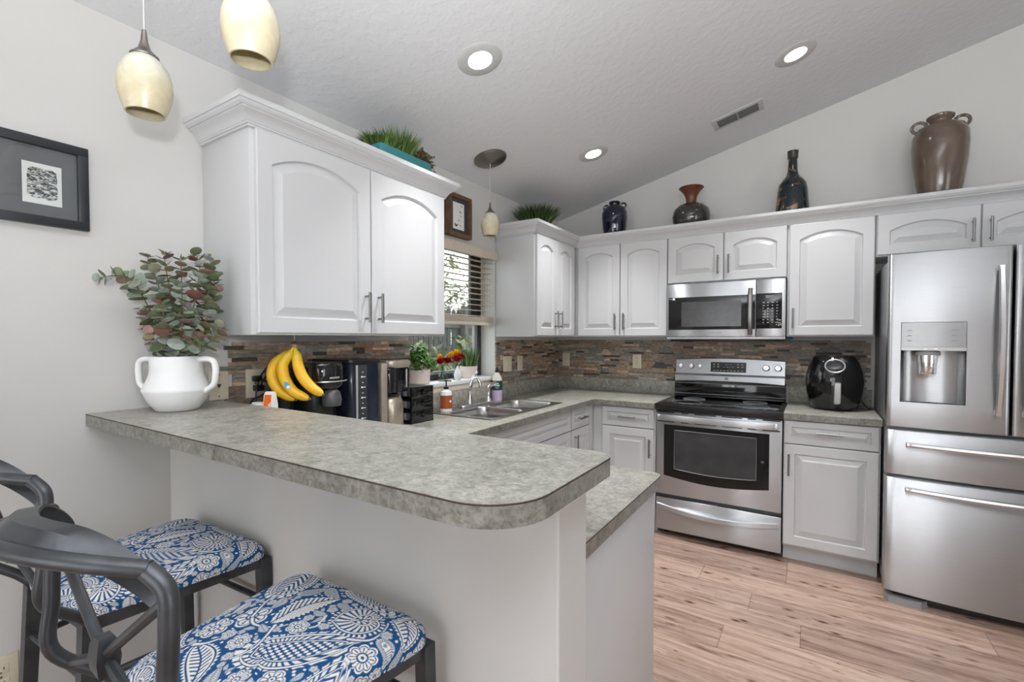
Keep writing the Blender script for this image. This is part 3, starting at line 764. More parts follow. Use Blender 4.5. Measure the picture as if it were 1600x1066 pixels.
# ------------------------------------------------------------------ worktops
LM = 'laminate'
m = MB()
Z0, Z1 = 0.876, 0.914
m.box(XL, -1.365, 0.907, 2.105, Z0, Z1); m.box(XL, -1.915, 2.105, 2.945, Z0, Z1); m.box(-1.478, -1.365, 2.105, 2.945, Z0, Z1)
m.box(XL, -1.365, 2.945, YB, Z0, Z1); m.box(-1.365, -0.922, 3.265, YB, Z0, Z1)
end = arc(-0.452, 1.545, 0.036, 0, 90, 6)
m.prism([(-1.365, 0.907), (-0.416, 0.907), (-0.416, 1.545)] + end[1:] + [(-1.365, 1.581)], Z0, Z1)
ct = tag(build('worktop', m, LM, smooth=30, origin=(-1.9, 2.4, 0.876)), 'grey stone look U-shaped kitchen worktop holding the sink', 'worktop')
m = MB(); m.box(XL, -1.955, 0.96, YB, 0.9142, 1.0215, 0.002); m.box(-1.955, -0.922, 3.857, YB, 0.9142, 1.0215, 0.002); build('upstand', m, LM, ct)
m = MB(); m.sweep([(0, 0.9105), (0.0006, 0.9105), (0.0006, 0.9132), (0, 0.9132)], [(-0.416, 0.908), (-0.416, 1.545)] + end[1:] + [(-1.36, 1.581)]); build('edge_seam', m, 'seam', ct)
lowp = [(-0.416, 0.908), (-0.416, 1.545)] + end[1:] + [(-1.365, 1.581), (-1.365, 3.265), (-0.9225, 3.265)]
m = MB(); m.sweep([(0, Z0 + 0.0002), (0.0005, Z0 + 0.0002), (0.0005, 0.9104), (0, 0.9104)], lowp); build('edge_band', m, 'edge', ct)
m = MB(); m.box(-0.150, 0.320, 3.265, YB, Z0, Z1, 0.001)
ct2 = tag(build('worktop', m, LM, origin=(0.08, 3.57, 0.876)), 'short grey worktop between stove and refrigerator carrying the air fryer', 'worktop')
m = MB(); m.box(-0.150, 0.320, 3.857, YB, 0.9142, 1.0215, 0.002); build('upstand', m, LM, ct2)
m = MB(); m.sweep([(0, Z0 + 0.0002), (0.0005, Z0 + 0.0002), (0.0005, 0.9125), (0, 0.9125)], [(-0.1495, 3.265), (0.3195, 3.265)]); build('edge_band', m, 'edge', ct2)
poly = [(XL, 0.546)] + arc(-0.455, 0.654, 0.108, -90, 0, 14) + arc(-0.392, 0.907, 0.045, 0, 90, 8) + [(XL, 0.952)]
m = MB(); m.prism(poly, 1.080, 1.118)
bar = tag(build('bar_counter', m, LM, smooth=30, origin=(-1.1, 0.75, 1.08)), 'raised grey stone look breakfast bar top with rounded end', 'bar counter')
m = MB(); m.sweep([(0, 1.1142), (0.0006, 1.1142), (0.0006, 1.1170), (0, 1.1170)], poly[:-1]); build('edge_seam', m, 'seam', bar)
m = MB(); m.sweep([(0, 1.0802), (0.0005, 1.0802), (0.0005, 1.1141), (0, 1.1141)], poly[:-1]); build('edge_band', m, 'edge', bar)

# ------------------------------------------------------------------ range
def txt(name, s, size, loc, rot, mat, parent, ext=0.0004):
    cu = bpy.data.curves.new(name, 'FONT'); cu.body = s; cu.size = size; cu.extrude = ext; cu.align_x = 'CENTER'; cu.align_y = 'CENTER'
    tmp = bpy.data.objects.new(name, cu); COL.objects.link(tmp)
    dg = bpy.context.evaluated_depsgraph_get(); dg.update()
    me = bpy.data.meshes.new_from_object(tmp.evaluated_get(dg)); bpy.data.objects.remove(tmp)
    me.materials.clear(); me.materials.append(M[mat])
    o = bpy.data.objects.new(name, me); COL.objects.link(o)
    mw = Matrix.Translation(loc) @ rot.to_matrix().to_4x4()
    if parent: mw = world_off(parent).inverted() @ mw
    me.transform(mw); o.parent = parent
    return o
from mathutils import Euler
R_BACK = Euler((PI / 2, 0, 0))           # reads on a face looking to -y
R_LEFT = Euler((PI / 2, 0, PI / 2))      # reads on a face looking to +x

rg = thing('kitchen_range', 'stainless steel electric range with black glass cooktop', 'stove', (-0.535, 3.55, 0))
sx0, sx1 = -0.915, -0.157
m = MB(); m.box(sx0, sx1, 3.325, 3.84, 0.03, 0.872, 0.002); build('body', m, 'darkgrey', rg)
for x in (sx0 + 0.05, sx1 - 0.05):
    m = MB(); m.lathe([(0, 0), (0.018, 0), (0.018, 0.03), (0, 0.03)], (x, 3.40, 0.0), 12); build('foot', m, 'black', rg)
m = MB(); m.box(sx0 - 0.003, sx1 + 0.003, 3.268, 3.80, 0.872, 0.916, 0.005); ck = build('cooktop', m, 'black', rg)
m = MB(); m.box(sx0 + 0.022, sx1 - 0.022, 3.288, 3.755, 0.9155, 0.9185, 0.001); build('glass_surface', m, 'blackglass', ck)
for bx, by, br in ((-0.74, 3.42, 0.095), (-0.34, 3.42, 0.105), (-0.74, 3.65, 0.075), (-0.34, 3.65, 0.075)):
    m = MB(); m.tube([(bx + br * math.cos(2 * PI * k / 40), by + br * math.sin(2 * PI * k / 40), 0.9186) for k in range(40)], 0.0008, 4, True); build('burner_ring', m, 'midgrey', ck)
# oven door with bowed glass outline
yd = 3.295
dr = thing  # keep name
m = MB(); m.box(sx0, sx1, yd, 3.324, 0.292, 0.862, 0.006)
od = build('oven_door', m, 'steel', rg)
wl, wr, wt, wb = -0.862, -0.225, 0.772, 0.424
outl = [(wl, wt), (wr, wt), (wr, wb)] + [(wr + (wl - wr) * k / 16, wb - 0.030 * math.sin(PI * k / 16)) for k in range(1, 16)] + [(wl, wb)]
m = MB(); m.loft([[(x, yd - 0.0005, z) for x, z in outl], [(x, yd - 0.003, z) for x, z in outl]]); gw = build('glass_frame', m, 'blackglass', od)
il, ir, it, ib = -0.793, -0.296, 0.738, 0.474
inn = [(il, it), (ir, it), (ir, ib)] + [(ir + (il - ir) * k / 16, ib - 0.014 * math.sin(PI * k / 16)) for k in range(1, 16)] + [(il, ib)]
cx_, cz_ = (il + ir) / 2, (it + ib) / 2
m = MB(); m.loft([[(x, yd - 0.0031, z) for x, z in inn], [(x, yd - 0.0036, z) for x, z in inn]]); build('window', m, plain('oven_window_grey', (0.055, 0.055, 0.058), 0.12, var=0.2, scale=8), od)
m = MB()
pts = [(x, yd - 0.0036, z) for x, z in inn]; m.tube(pts, 0.0022, 4, True); build('window_trim', m, 'midgrey', od)
m = MB()
L = []
for k in range(25):
    f = k / 24; x = sx0 + 0.004 + (sx1 - sx0 - 0.025) * f; bow = 0.030 * math.sin(PI * f) ** 0.7 + 0.022
    L.append([(x, yd - bow, 0.803), (x, yd - bow + 0.014, 0.803), (x, yd - bow + 0.014, 0.845), (x, yd - bow, 0.845), (x, yd - bow - 0.004, 0.824)])
m.loft(L)
for x in (sx0 + 0.02, sx1 - 0.035): m.box(x - 0.014, x + 0.014, yd - 0.030, yd + 0.002, 0.806, 0.842, 0.003)
build('handle', m, 'steel', od)
for zz in (0.852, 0.790):
    for a, b_ in ((0.01, 0.16), (0.22, 0.28), (0.33, 0.51), (0.55, 0.71), (0.75, 0.81), (0.86, 0.985)):
        m = MB(); m.box(sx0 + (sx1 - sx0) * a, sx0 + (sx1 - sx0) * b_, yd - 0.0012, yd + 0.001, zz, zz + 0.0065); build('vent_slot', m, 'black', od)
m = MB(); m.lathe([(0, 0), (0.009, 0.001), (0, 0.004)], (0, 0, 0), 16)
m.bm.transform(Matrix.Translation((-0.262, yd - 0.003, 0.593)) @ Euler((PI / 2, 0, 0)).to_matrix().to_4x4()); build('badge', m, 'darkgrey', od)
m = MB(); m.box(sx0, sx1, yd, 3.324, 0.045, 0.268, 0.006); dw = build('storage_drawer', m, 'steel', rg)
m = MB(); L = []
for k in range(25):
    f = k / 24; x = sx0 + 0.006 + (sx1 - sx0 - 0.022) * f; bow = 0.032 * math.sin(PI * f) ** 0.8 + 0.006; z = 0.221 - 0.030 * math.sin(PI * f)
    L.append([(x, yd - bow, z - 0.022), (x, yd - bow + 0.012, z - 0.024), (x, yd + 0.001, z - 0.004), (x, yd - bow + 0.010, z + 0.008), (x, yd - bow, z + 0.004)])
m.loft(L); build('handle', m, 'steel', dw)
# backguard
m = MB(); yb = 3.775
L = []
for x, e in ((sx0 + 0.012, 0), (sx0 + 0.20, 0.010), (-0.535, 0.014), (sx1 - 0.20, 0.010), (sx1 - 0.012, 0)):
    L.append([(x, yb + 0.018, 1.030 if e == 0 else 1.040), (x, yb - 0.014, 1.036 if e == 0 else 1.046), (x, yb - 0.012, 1.082), (x, yb + 0.008, 1.096), (x, yb + 0.026, 1.196 + e), (x, yb + 0.060, 1.200 + e), (x, yb + 0.060, 1.03)])
m.loft(L); bgd = build('backguard', m, 'steel', rg)
m = MB(); m.box(sx0 + 0.004, sx1 - 0.004, yb + 0.004, yb + 0.062, 0.917, 1.045, 0.004); m.box(sx0 + 0.010, sx1 - 0.010, yb - 0.020, yb + 0.004, 0.919, 0.930, 0.003); build('black_riser', m, 'blackgloss', rg)
m = MB(); m.box(sx0 + 0.006, sx1 - 0.006, yb - 0.004, yb + 0.004, 0.940, 0.945, 0.001); build('riser_trim', m, 'midgrey', rg)
m = MB(); m.box(sx0 + 0.006, sx1 - 0.006, yb - 0.002, yb + 0.004, 1.020, 1.0245, 0.001); build('riser_trim', m, 'midgrey', rg)
tilt = math.atan2(0.018, 0.100)
def face_y(z): return yb + 0.008 + (z - 1.096) * 0.18
for x, r_ in ((-0.864, 0.0185), (-0.788, 0.0195), (-0.724, 0.016), (-0.285, 0.0215), (-0.211, 0.0215)):
    z = 1.148; m = MB()
    m.lathe([(0, 0), (r_ * 1.1, 0), (r_ * 1.1, 0.004), (r_, 0.006), (r_ * 0.93, 0.022), (r_ * 0.8, 0.025), (0, 0.025)], (0, 0, 0), 24)
    m.box(-r_ * 0.16, r_ * 0.16, -r_ * 0.9, r_ * 0.9, 0.024, 0.031, 0.001)
    m.bm.transform(Matrix.Translation((x, face_y(z) - 0.001, z)) @ Euler((PI / 2 - tilt, 0, 0)).to_matrix().to_4x4()); build('knob', m, 'chrome', rg)
m = MB(); zz0, zz1 = 1.112, 1.184; m.loft([[(x, face_y(z) - 0.0035, z) for x, z in ((-0.652, zz0), (-0.413, zz0), (-0.413, zz1), (-0.652, zz1))], [(x, face_y(z) + 0.004, z) for x, z in ((-0.652, zz0), (-0.413, zz0), (-0.413, zz1), (-0.652, zz1))]])
ds = build('display', m, 'blackglass', rg)
m = MB(); r = random.Random(4)
def mark(m, x0, x1, z0, z1):
    m.loft([[(x0, face_y(z0) - 0.0037, z0), (x1, face_y(z0) - 0.0037, z0), (x1, face_y(z1) - 0.0037, z1), (x0, face_y(z1) - 0.0037, z1)], [(x0, face_y(z0) - 0.0042, z0), (x1, face_y(z0) - 0.0042, z0), (x1, face_y(z1) - 0.0042, z1), (x0, face_y(z1) - 0.0042, z1)]])
for x in (-0.628, -0.600, -0.466, -0.437):
    for z in (1.150, 1.168): mark(m, x - 0.007, x + 0.006, z - 0.003, z + 0.003)
for k in range(9): mark(m, -0.635 + k * 0.0235, -0.620 + k * 0.0235, 1.120, 1.125)
for k in range(4): mark(m, -0.565 + k * 0.019, -0.552 + k * 0.019, 1.147, 1.150)
build('display_marks', m, plain('display_print', (0.45, 0.45, 0.44), 0.6), ds)
m = MB(); mark(m, -0.555, -0.505, 1.160, 1.172); build('clock_window', m, plain('display_lcd', (0.06, 0.065, 0.07), 0.3), ds)
m = MB(); m.box(-0.551, -0.528, yb - 0.0150, yb - 0.0125, 1.055, 1.075); build('badge', m, 'midgrey', bgd)

# ------------------------------------------------------------------ microwave
mw = thing('microwave', 'stainless over-the-range microwave with dark glass door', 'microwave', (-0.532, 3.68, 1.35))
x0, x1, yf = -0.904, -0.158, 3.500
m = MB(); m.box(x0 + 0.002, x1 - 0.002, 3.53, YB - 0.001, 1.352, 1.750, 0.002); build('body', m, 'darkgrey', mw)
m = MB(); m.box(x0 + 0.02, x1 - 0.02, 3.545, 3.84, 1.338, 1.3525, 0.003); build('underside_vent', m, 'black', mw)
m = MB(); m.box(x0, -0.3285, yf, 3.53, 1.372, 1.744, 0.004); mdo = build('door', m, 'steel', mw)
m = MB(); m.box(-0.3265, x1, yf, 3.53, 1.372, 1.744, 0.004); mcp = build('control_side', m, 'steel', mw)
m = MB(); m.box(x0 + 0.002, x1, yf + 0.004, 3.53, 1.353, 1.371, 0.003); build('bottom_strip', m, 'mattesilver', mw)
m = MB(); m.box(-0.890, -0.331, yf - 0.0015, yf + 0.001, 1.421, 1.650, 0.001); build('glass', m, plain('microwave_glass', (0.020, 0.020, 0.021), 0.07), mdo)
m = MB(); m.box(-0.800, -0.415, yf - 0.0020, yf - 0.0014, 1.442, 1.615); build('window', m, plain('microwave_window', (0.055, 0.055, 0.056), 0.16, var=0.15), mdo)
m = MB(); L = []
for k in range(15):
    f = k / 14; z = 1.384 + 0.308 * f; bow = 0.020 + 0.022 * math.sin(PI * f) ** 0.6
    L.append([(-0.372, yf - bow, z), (-0.366, yf - bow - 0.006, z), (-0.350, yf - bow - 0.006, z), (-0.344, yf - bow, z), (-0.348, yf - bow + 0.010, z), (-0.368, yf - bow + 0.010, z)])
m.loft(L)
for z in (1.396, 1.68): m.box(-0.367, -0.349, yf - 0.026, yf, z - 0.010, z + 0.010, 0.002)
build('handle', m, 'nickel', mdo)
m = MB(); m.box(-0.3255, -0.178, yf - 0.0015, yf + 0.001, 1.424, 1.654, 0.001); cp = build('keypad', m, 'blackglass', mcp)
km = plain('keypad_print', (0.40, 0.40, 0.40), 0.6)
m = MB(); r = random.Random(2)
for i in range(4):
    for j in range(8): m.box(-0.288 + i * 0.026, -0.288 + i * 0.026 + r.uniform(0.005, 0.011), yf - 0.0022, yf - 0.0012, 1.590 - j * 0.0185, 1.5955 - j * 0.0185)
for k in range(16):
    a = r.uniform(-0.222, -0.188); b_ = r.uniform(1.436, 1.485); m.box(a, a + r.uniform(0.003, 0.009), yf - 0.0023, yf - 0.0012, b_, b_ + r.uniform(0.002, 0.007))
build('key_marks', m, km, cp)
m = MB(); m.box(-0.272, -0.222, yf - 0.0022, yf - 0.0012, 1.622, 1.640); build('clock_window', m, plain('microwave_lcd', (0.16, 0.17, 0.17), 0.3), cp)
m = MB(); m.box(-0.862, -0.846, yf - 0.003, yf - 0.0014, 1.632, 1.648); build('sticker', m, 'whiteplastic', mdo)
m = MB(); m.box(-0.884, -0.866, yf - 0.003, yf - 0.0014, 1.636, 1.643); build('sticker', m, 'midgrey', mdo)
m = MB()
for k in range(7): m.box(-0.617 + k * 0.0115, -0.6095 + k * 0.0115, yf - 0.0008, yf + 0.0005, 1.395, 1.402)
build('nameplate', m, 'midgrey', mdo)

# ------------------------------------------------------------------ refrigerator
fr = thing('refrigerator', 'stainless french-door refrigerator with water dispenser and two lower drawers', 'refrigerator', (0.775, 3.45, 0))
fx0, fx1, fc, hw = 0.3165, 1.2335, 0.775, 0.4585
def fyy(x): return 3.088 - 0.040 * (1 - ((x - fc) / hw) ** 2)
m = MB(); m.box(0.330, 1.220, 3.150, 3.845, 0.03, 1.775, 0.004); build('cabinet', m, plain('fridge_side_grey', (0.21, 0.215, 0.22), 0.42, 0.3, var=0.04), fr)
for x in (0.42, 1.13):
    m = MB(); m.box(x - 0.04, x + 0.04, 3.16, 3.24, 1.775, 1.800, 0.004); build('hinge_cover', m, 'darkgrey', fr)
m = MB()
L = [[(x, y, z) for x, y in ((0.330, 3.15), (0.322, 3.11), (0.340, 3.085), (0.40, 3.072), (0.47, 3.085), (0.50, 3.12), (0.50, 3.15))] for z in (0.0, 0.034)]
m.loft(L); build('foot_cover', m, 'midgrey', fr)
m = MB(); m.box(0.36, 1.20, 3.115, 3.15, 0.012, 0.06); build('kick_grille', m, 'black', fr)
m = MB(); m.box(1.10, 1.20, 3.11, 3.15, 0.0, 0.03); build('foot_cover', m, 'midgrey', fr)
def slab(a, b_, z0, z1, hole=None):
    """curved front with rounded outer edges, optional opening"""
    m = MB(); n = 20; rr = 0.010
    xs = sorted(set([a + (b_ - a) * k / n for k in range(n + 1)] + ([hole[0], hole[1]] if hole else [])))
    zs = sorted(set([z0, z0 + 0.004, z1 - 0.004, z1] + ([hole[2], hole[3]] if hole else [])))
    def P(x, z):
        e = min(x - a, b_ - x); ez = min(z - z0, z1 - z)
        k = 0.0
        if e < rr: k += (1 - math.sqrt(max(0, 1 - (1 - e / rr) ** 2))) * rr
        if ez < 0.004: k += 0.004
        return (x, fyy(x) + k, z)
    xs = sorted(set(xs + [a + 0.0015, a + 0.004, a + 0.010, b_ - 0.0015, b_ - 0.004, b_ - 0.010]))
    g = {(i, j): m.v(P(x, z)) for i, x in enumerate(xs) for j, z in enumerate(zs)}
    for i in range(len(xs) - 1):
        for j in range(len(zs) - 1):
            xc_, zc_ = (xs[i] + xs[i + 1]) / 2, (zs[j] + zs[j + 1]) / 2
            if hole and hole[0] < xc_ < hole[1] and hole[2] < zc_ < hole[3]: continue
            m.face([g[i, j], g[i + 1, j], g[i + 1, j + 1], g[i, j + 1]])
    yk = 3.146
    bk = {}
    rim = [(i, 0) for i in range(len(xs))] + [(len(xs) - 1, j) for j in range(1, len(zs))] + [(i, len(zs) - 1) for i in range(len(xs) - 2, -1, -1)] + [(0, j) for j in range(len(zs) - 2, 0, -1)]
    bv = [m.v((xs[i], yk, zs[j])) for i, j in rim]
    for k in range(len(rim)):
        q = (k + 1) % len(rim); m.face([g[rim[k]], g[rim[q]], bv[q], bv[k]])
    m.face(bv)
    return m
dl = build('left_door', slab(fx0, 0.7585, 0.912, 1.786, (0.368, 0.609, 1.036, 1.440)), 'steelv', fr, smooth=50)
drr = build('right_door', slab(0.7665, fx1, 0.912, 1.786), 'steelv', fr, smooth=50)
d1 = build('middle_drawer', slab(fx0, fx1, 0.668, 0.894), 'steelv', fr, smooth=50)
d2 = build('freezer_drawer', slab(fx0, fx1, 0.062, 0.650), 'steelv', fr, smooth=50)
# dispenser
def fpan(a, b_, z0, z1, off, m=None):
    m = m or MB(); n = 8
    m.loft([[(a + (b_ - a) * k / n, fyy(a + (b_ - a) * k / n) + off, z0) for k in range(n + 1)] + [(b_ - (b_ - a) * k / n, fyy(b_ - (b_ - a) * k / n) + off + 0.012, z0) for k in range(n + 1)],
            [(a + (b_ - a) * k / n, fyy(a + (b_ - a) * k / n) + off, z1) for k in range(n + 1)] + [(b_ - (b_ - a) * k / n, fyy(b_ - (b_ - a) * k / n) + off + 0.012, z1) for k in range(n + 1)]]); return m
pn = build('dispenser_panel', fpan(0.370, 0.607, 1.318, 1.438, -0.002), steel('dispenser_panel_steel', (0.36, 0.365, 0.37), 0.34), dl)
m = MB(); r = random.Random(8)
for x in (0.392, 0.555):
    for z in (1.398, 1.372, 1.346):
        m.box(x, x + r.uniform(0.018, 0.030), fyy(x) - 0.0045, fyy(x), z, z + 0.004)
build('panel_marks', m, 'midgrey', pn)
build('dispenser_ledge', fpan(0.370, 0.607, 1.300, 1.317, -0.004), 'mattesilver', dl)
m = MB()
for x in (0.455, 0.490): m.box(x, x + 0.022, fyy(x) - 0.0055, fyy(x), 1.303, 1.313, 0.0005)
build('indicator', m, 'whiteplastic', dl)
m = MB()   # recess shell
n = 10; zr0, zr1 = 1.036, 1.300; depth = 0.055
def rec(f, z):
    x = 0.3695 + 0.238 * f
    return (x, fyy(x) + 0.002 + depth * (math.sin(PI * min(1, max(0, f))) ** 0.35), z)
m.grid(lambda a, b_: rec(a, zr0 + (zr1 - zr0) * b_), 16, 6)
m.loft([[(0.3695, fyy(0.3695) + 0.002, zr0), (0.6075, fyy(0.6075) + 0.002, zr0), (0.6075, 3.12, zr0), (0.3695, 3.12, zr0)], [(0.3695, fyy(0.3695) + 0.002, zr0 + 0.004), (0.6075, fyy(0.6075) + 0.002, zr0 + 0.004), (0.6075, 3.12, zr0 + 0.004), (0.3695, 3.12, zr0 + 0.004)]])
build('dispenser_recess', m, 'steelv', dl)
m = MB(); yc_ = fyy(0.475) + 0.032
m.lathe([(0, 0), (0.048, 0.0), (0.046, 0.016), (0.036, 0.024), (0, 0.024)], (0.475, yc_, 1.276), 24, 1.0, 0.6)
build('spout_housing', m, 'midgrey', dl)
m = MB(); m.lathe([(0.030, 0), (0.033, 0.003), (0.033, 0.052), (0.036, 0.054), (0.036, 0.092), (0, 0.092)], (0.475, yc_, 1.184), 24, 1.0, 0.6)
build('ice_chute', m, 'chrome', dl)
fpan(0.3705, 0.607, 1.0365, 1.047, 0.006).bm.free()
# door handles: bowed flat bars
def vhandle(x, par):
    m = MB(); L = []
    for k in range(21):
        f = k / 20; z = 1.004 + 0.690 * f; y = fyy(x) - 0.026 - 0.034 * math.sin(PI * f); w_ = 0.0125
        L.append([(x - w_, y + 0.006, z), (x - w_ * 0.6, y - 0.004, z), (x + w_ * 0.6, y - 0.004, z), (x + w_, y + 0.006, z), (x + w_ * 0.6, y + 0.014, z), (x - w_ * 0.6, y + 0.014, z)])
    m.loft(L)
    for f in (0.0, 1.0):
        z = 1.004 + 0.690 * f; zz = z + (0.012 if f == 0 else -0.012)
        m.box(x - 0.010, x + 0.010, fyy(x) - 0.030, fyy(x) + 0.006, zz - 0.012, zz + 0.012, 0.002)
    build('handle', m, 'handlesteel', par)
vhandle(0.716, dl); vhandle(0.808, drr)
def hhandle(z, par):
    m = MB(); L = []
    for k in range(25):
        f = k / 24; x = 0.395 + 0.76 * f; y = fyy(x) - 0.024 - 0.020 * math.sin(PI * f) ** 0.8
        L.append([(x, y + 0.010, z - 0.012), (x, y, z - 0.009), (x, y - 0.005, z), (x, y, z + 0.009), (x, y + 0.010, z + 0.012), (x, y + 0.014, z)])
    m.loft(L)
    for x in (0.407, 1.143): m.box(x - 0.012, x + 0.012, fyy(x) - 0.030, fyy(x) + 0.006, z - 0.011, z + 0.011, 0.002)
    build('handle', m, 'handlesteel', par)
hhandle(0.826, d1); hhandle(0.600, d2)

# ------------------------------------------------------------------ air fryer
af = thing('air_fryer', 'round black gloss air fryer with silver handle on the worktop beside the refrigerator', 'air fryer', (0.107, 3.62, 0.9148))
m = MB(); prof = [(0, 0.006), (0.105, 0.006), (0.120, 0.014), (0.134, 0.05), (0.146, 0.11), (0.152, 0.17), (0.146, 0.23), (0.130, 0.29), (0.112, 0.328), (0.098, 0.340), (0, 0.343)]
m.lathe(prof, (0.107, 3.62, 0.914), 48, 1.02, 1.05); ab = build('body', m, 'blackgloss', af)
m = MB()
for a in range(4): m.lathe([(0, 0), (0.014, 0), (0.014, 0.009), (0, 0.009)], (0.107 + 0.085 * math.cos(PI / 4 + a * PI / 2), 3.62 + 0.085 * math.sin(PI / 4 + a * PI / 2), 0.9148), 10)
build('feet', m, 'black', af)
def on_af(phi, z):   # point on the body
    for (r0, z0), (r1, z1) in zip(prof, prof[1:]):
        if z0 <= z <= z1 and z1 > z0:
            rr_ = r0 + (r1 - r0) * (z - z0) / (z1 - z0); break
    return Vector((0.107 + 1.02 * rr_ * math.sin(phi), 3.62 - 1.05 * rr_ * math.cos(phi), 0.914 + z))
phi0 = 0.0
c0 = on_af(phi0, 0.276); t0 = (on_af(phi0, 0.315) - on_af(phi0, 0.24)).normalized(); s0 = Vector((math.cos(phi0), math.sin(phi0), 0)); n0 = s0.cross(t0)
if n0.y > 0: n0 = -n0
m = MB(); m.tube([tuple(c0 + n0 * 0.006 + s0 * 0.050 * math.cos(2 * PI * k / 40) + t0 * 0.041 * math.sin(2 * PI * k / 40)) for k in range(40)], 0.0045, 8, True); build('dial_ring', m, 'mattesilver', af)
m = MB(); L = [[tuple(c0 + n0 * h_ + s0 * 0.047 * q * math.cos(2 * PI * k / 32) + t0 * 0.038 * q * math.sin(2 * PI * k / 32)) for k in range(32)] for h_, q in ((-0.01, 1), (0.006, 1), (0.008, 0.9), (0.0085, 0.1))]
m.loft(L); build('display_disc', m, plain('air_fryer_display', (0.03, 0.03, 0.033), 0.12), af)
m = MB(); L = []
for z, wv, d in ((0.050, 0.012, 0.040), (0.056, 0.018, 0.046), (0.10, 0.018, 0.046), (0.176, 0.017, 0.036), (0.180, 0.012, 0.010)):
    p = on_af(0.09, max(z, 0.052)); y = p.y - d + 0.010
    L.append([(p.x - wv, y, 0.914 + z), (p.x - wv * 0.8, y - 0.008, 0.914 + z), (p.x + wv * 0.8, y - 0.008, 0.914 + z), (p.x + wv, y, 0.914 + z), (p.x + wv * 0.7, y + 0.02, 0.914 + z), (p.x - wv * 0.7, y + 0.02, 0.914 + z)])
m.loft(L); build('drawer_handle', m, 'mattesilver', af)
m = MB(); m.tube(bez([(0.24, 3.70, 0.98), (0.262, 3.71, 0.955), (0.285, 3.70, 0.923), (0.312, 3.68, 0.919), (0.27, 3.66, 0.918), (0.22, 3.655, 0.918)], 6), 0.003, 6); build('power_cord', m, 'black', af)

# ------------------------------------------------------------------ sink, tap, bottles
sk = thing('kitchen_sink', 'double bowl stainless sink set in the worktop under the window', 'sink', (-1.69, 2.52, 0.90))
def rrect(x0, x1, y0, y1, r, n=6):
    return arc(x1 - r, y1 - r, r, 0, 90, n) + arc(x0 + r, y1 - r, r, 90, 180, n) + arc(x0 + r, y0 + r, r, 180, 270, n) + arc(x1 - r, y0 + r, r, 270, 360, n)
def bowl(ya, yb_):
    X0_, X1_, r = -1.835, -1.492, 0.06
    R = rrect(X0_, X1_, ya, yb_, r); n = len(R)
    sq = []
    for x, y in R:    # same parameter, pushed out to the cell rectangle
        cx_, cy_ = (X0_ + X1_) / 2, (ya + yb_) / 2; hx, hy = (X1_ - X0_) / 2 + 0.012, (yb_ - ya) / 2 + 0.012
        k = min(hx / max(abs(x - cx_), 1e-6), hy / max(abs(y - cy_), 1e-6)); sq.append((cx_ + (x - cx_) * k, cy_ + (y - cy_) * k))
    m = MB(); L = [[(x, y, 0.9175) for x, y in sq], [(x, y, 0.9175) for x, y in R]]
    for ins, z, rr_ in ((0.004, 0.911, r), (0.006, 0.86, r), (0.012, 0.765, r), (0.025, 0.742, 0.06), (0.05, 0.737, 0.05)):
        L.append([(x, y, z) for x, y in rrect(X0_ + ins, X1_ - ins, ya + ins, yb_ - ins, rr_)])
    m.loft(L, cap0=False); return m
ya0, ya1, yb0, yb1 = 2.150, 2.510, 2.545, 2.905
for a, b_ in ((ya0, ya1), (yb0, yb1)):
    o = build('bowl', bowl(a, b_), 'sinksteel', sk, smooth=50)
    m = MB(); m.lathe([(0.042, 0), (0.040, 0.003), (0.03, 0.001), (0.012, 0.0015), (0, 0.002)], (-1.665, (a + b_) / 2, 0.737), 24); build('drain', m, 'chrome', o)
m = MB()
for x0, x1, y0, y1 in ((-1.930, -1.847, 2.115, 2.940), (-1.480, -1.455, 2.115, 2.940), (-1.847, -1.480, 2.115, 2.138), (-1.847, -1.480, 2.522, 2.533), (-1.847, -1.480, 2.917, 2.940)):
    m.box(x0, x1, y0, y1, 0.9145, 0.9175)
build('rim', m, 'sinksteel', sk)
tp = thing('kitchen_faucet', 'chrome kitchen faucet with curved spout behind the sink', 'faucet', (-1.892, 2.50, 0.9178))
m = MB(); m.prism([(x, y) for x, y in rrect(-1.918, -1.866, 2.36, 2.72, 0.024)], 0.9178, 0.931, 0.004); build('base_plate', m, 'chrome', tp)
m = MB(); m.lathe([(0, 0), (0.025, 0), (0.021, 0.02), (0.018, 0.05), (0.017, 0.085), (0.019, 0.10), (0, 0.104)], (-1.892, 2.455, 0.931), 20); build('body', m, 'chrome', tp)
m = MB(); pth = bez([(-1.892, 2.455, 1.02), (-1.889, 2.462, 1.070), (-1.876, 2.478, 1.100), (-1.858, 2.494, 1.098), (-1.846, 2.503, 1.072), (-1.843, 2.505, 1.050)], 8)
m.tube(pth, 0.0105, 12); build('spout', m, 'chrome', tp)
m = MB(); m.lathe([(0, 0), (0.0125, 0.001), (0.013, 0.018), (0, 0.020)], (-1.843, 2.505, 1.035), 14); build('aerator', m, 'chrome', tp)
m = MB(); m.tube(bez([(-1.893, 2.456, 1.03), (-1.889, 2.472, 1.075), (-1.884, 2.496, 1.112), (-1.880, 2.524, 1.136)], 6), [0.014] * 6 + [0.011] * 6 + [0.0075] * 7, 10); build('lever', m, 'chrome', tp)
sp = thing('side_sprayer', 'chrome side sprayer standing right of the faucet', 'sprayer', (-1.89, 2.665, 0.9315))
m = MB(); m.lathe([(0, 0), (0.024, 0), (0.020, 0.012), (0.014, 0.02), (0.0125, 0.06), (0, 0.062)], (-1.89, 2.665, 0.9315), 18); build('holder', m, 'chrome', sp)
m = MB(); m.tube(bez([(-1.89, 2.665, 0.985), (-1.889, 2.667, 1.02), (-1.878, 2.680, 1.040), (-1.85, 2.705, 1.052)], 6), [0.011] * 10 + [0.013] * 9, 10); build('spray_head', m, 'chrome', sp)

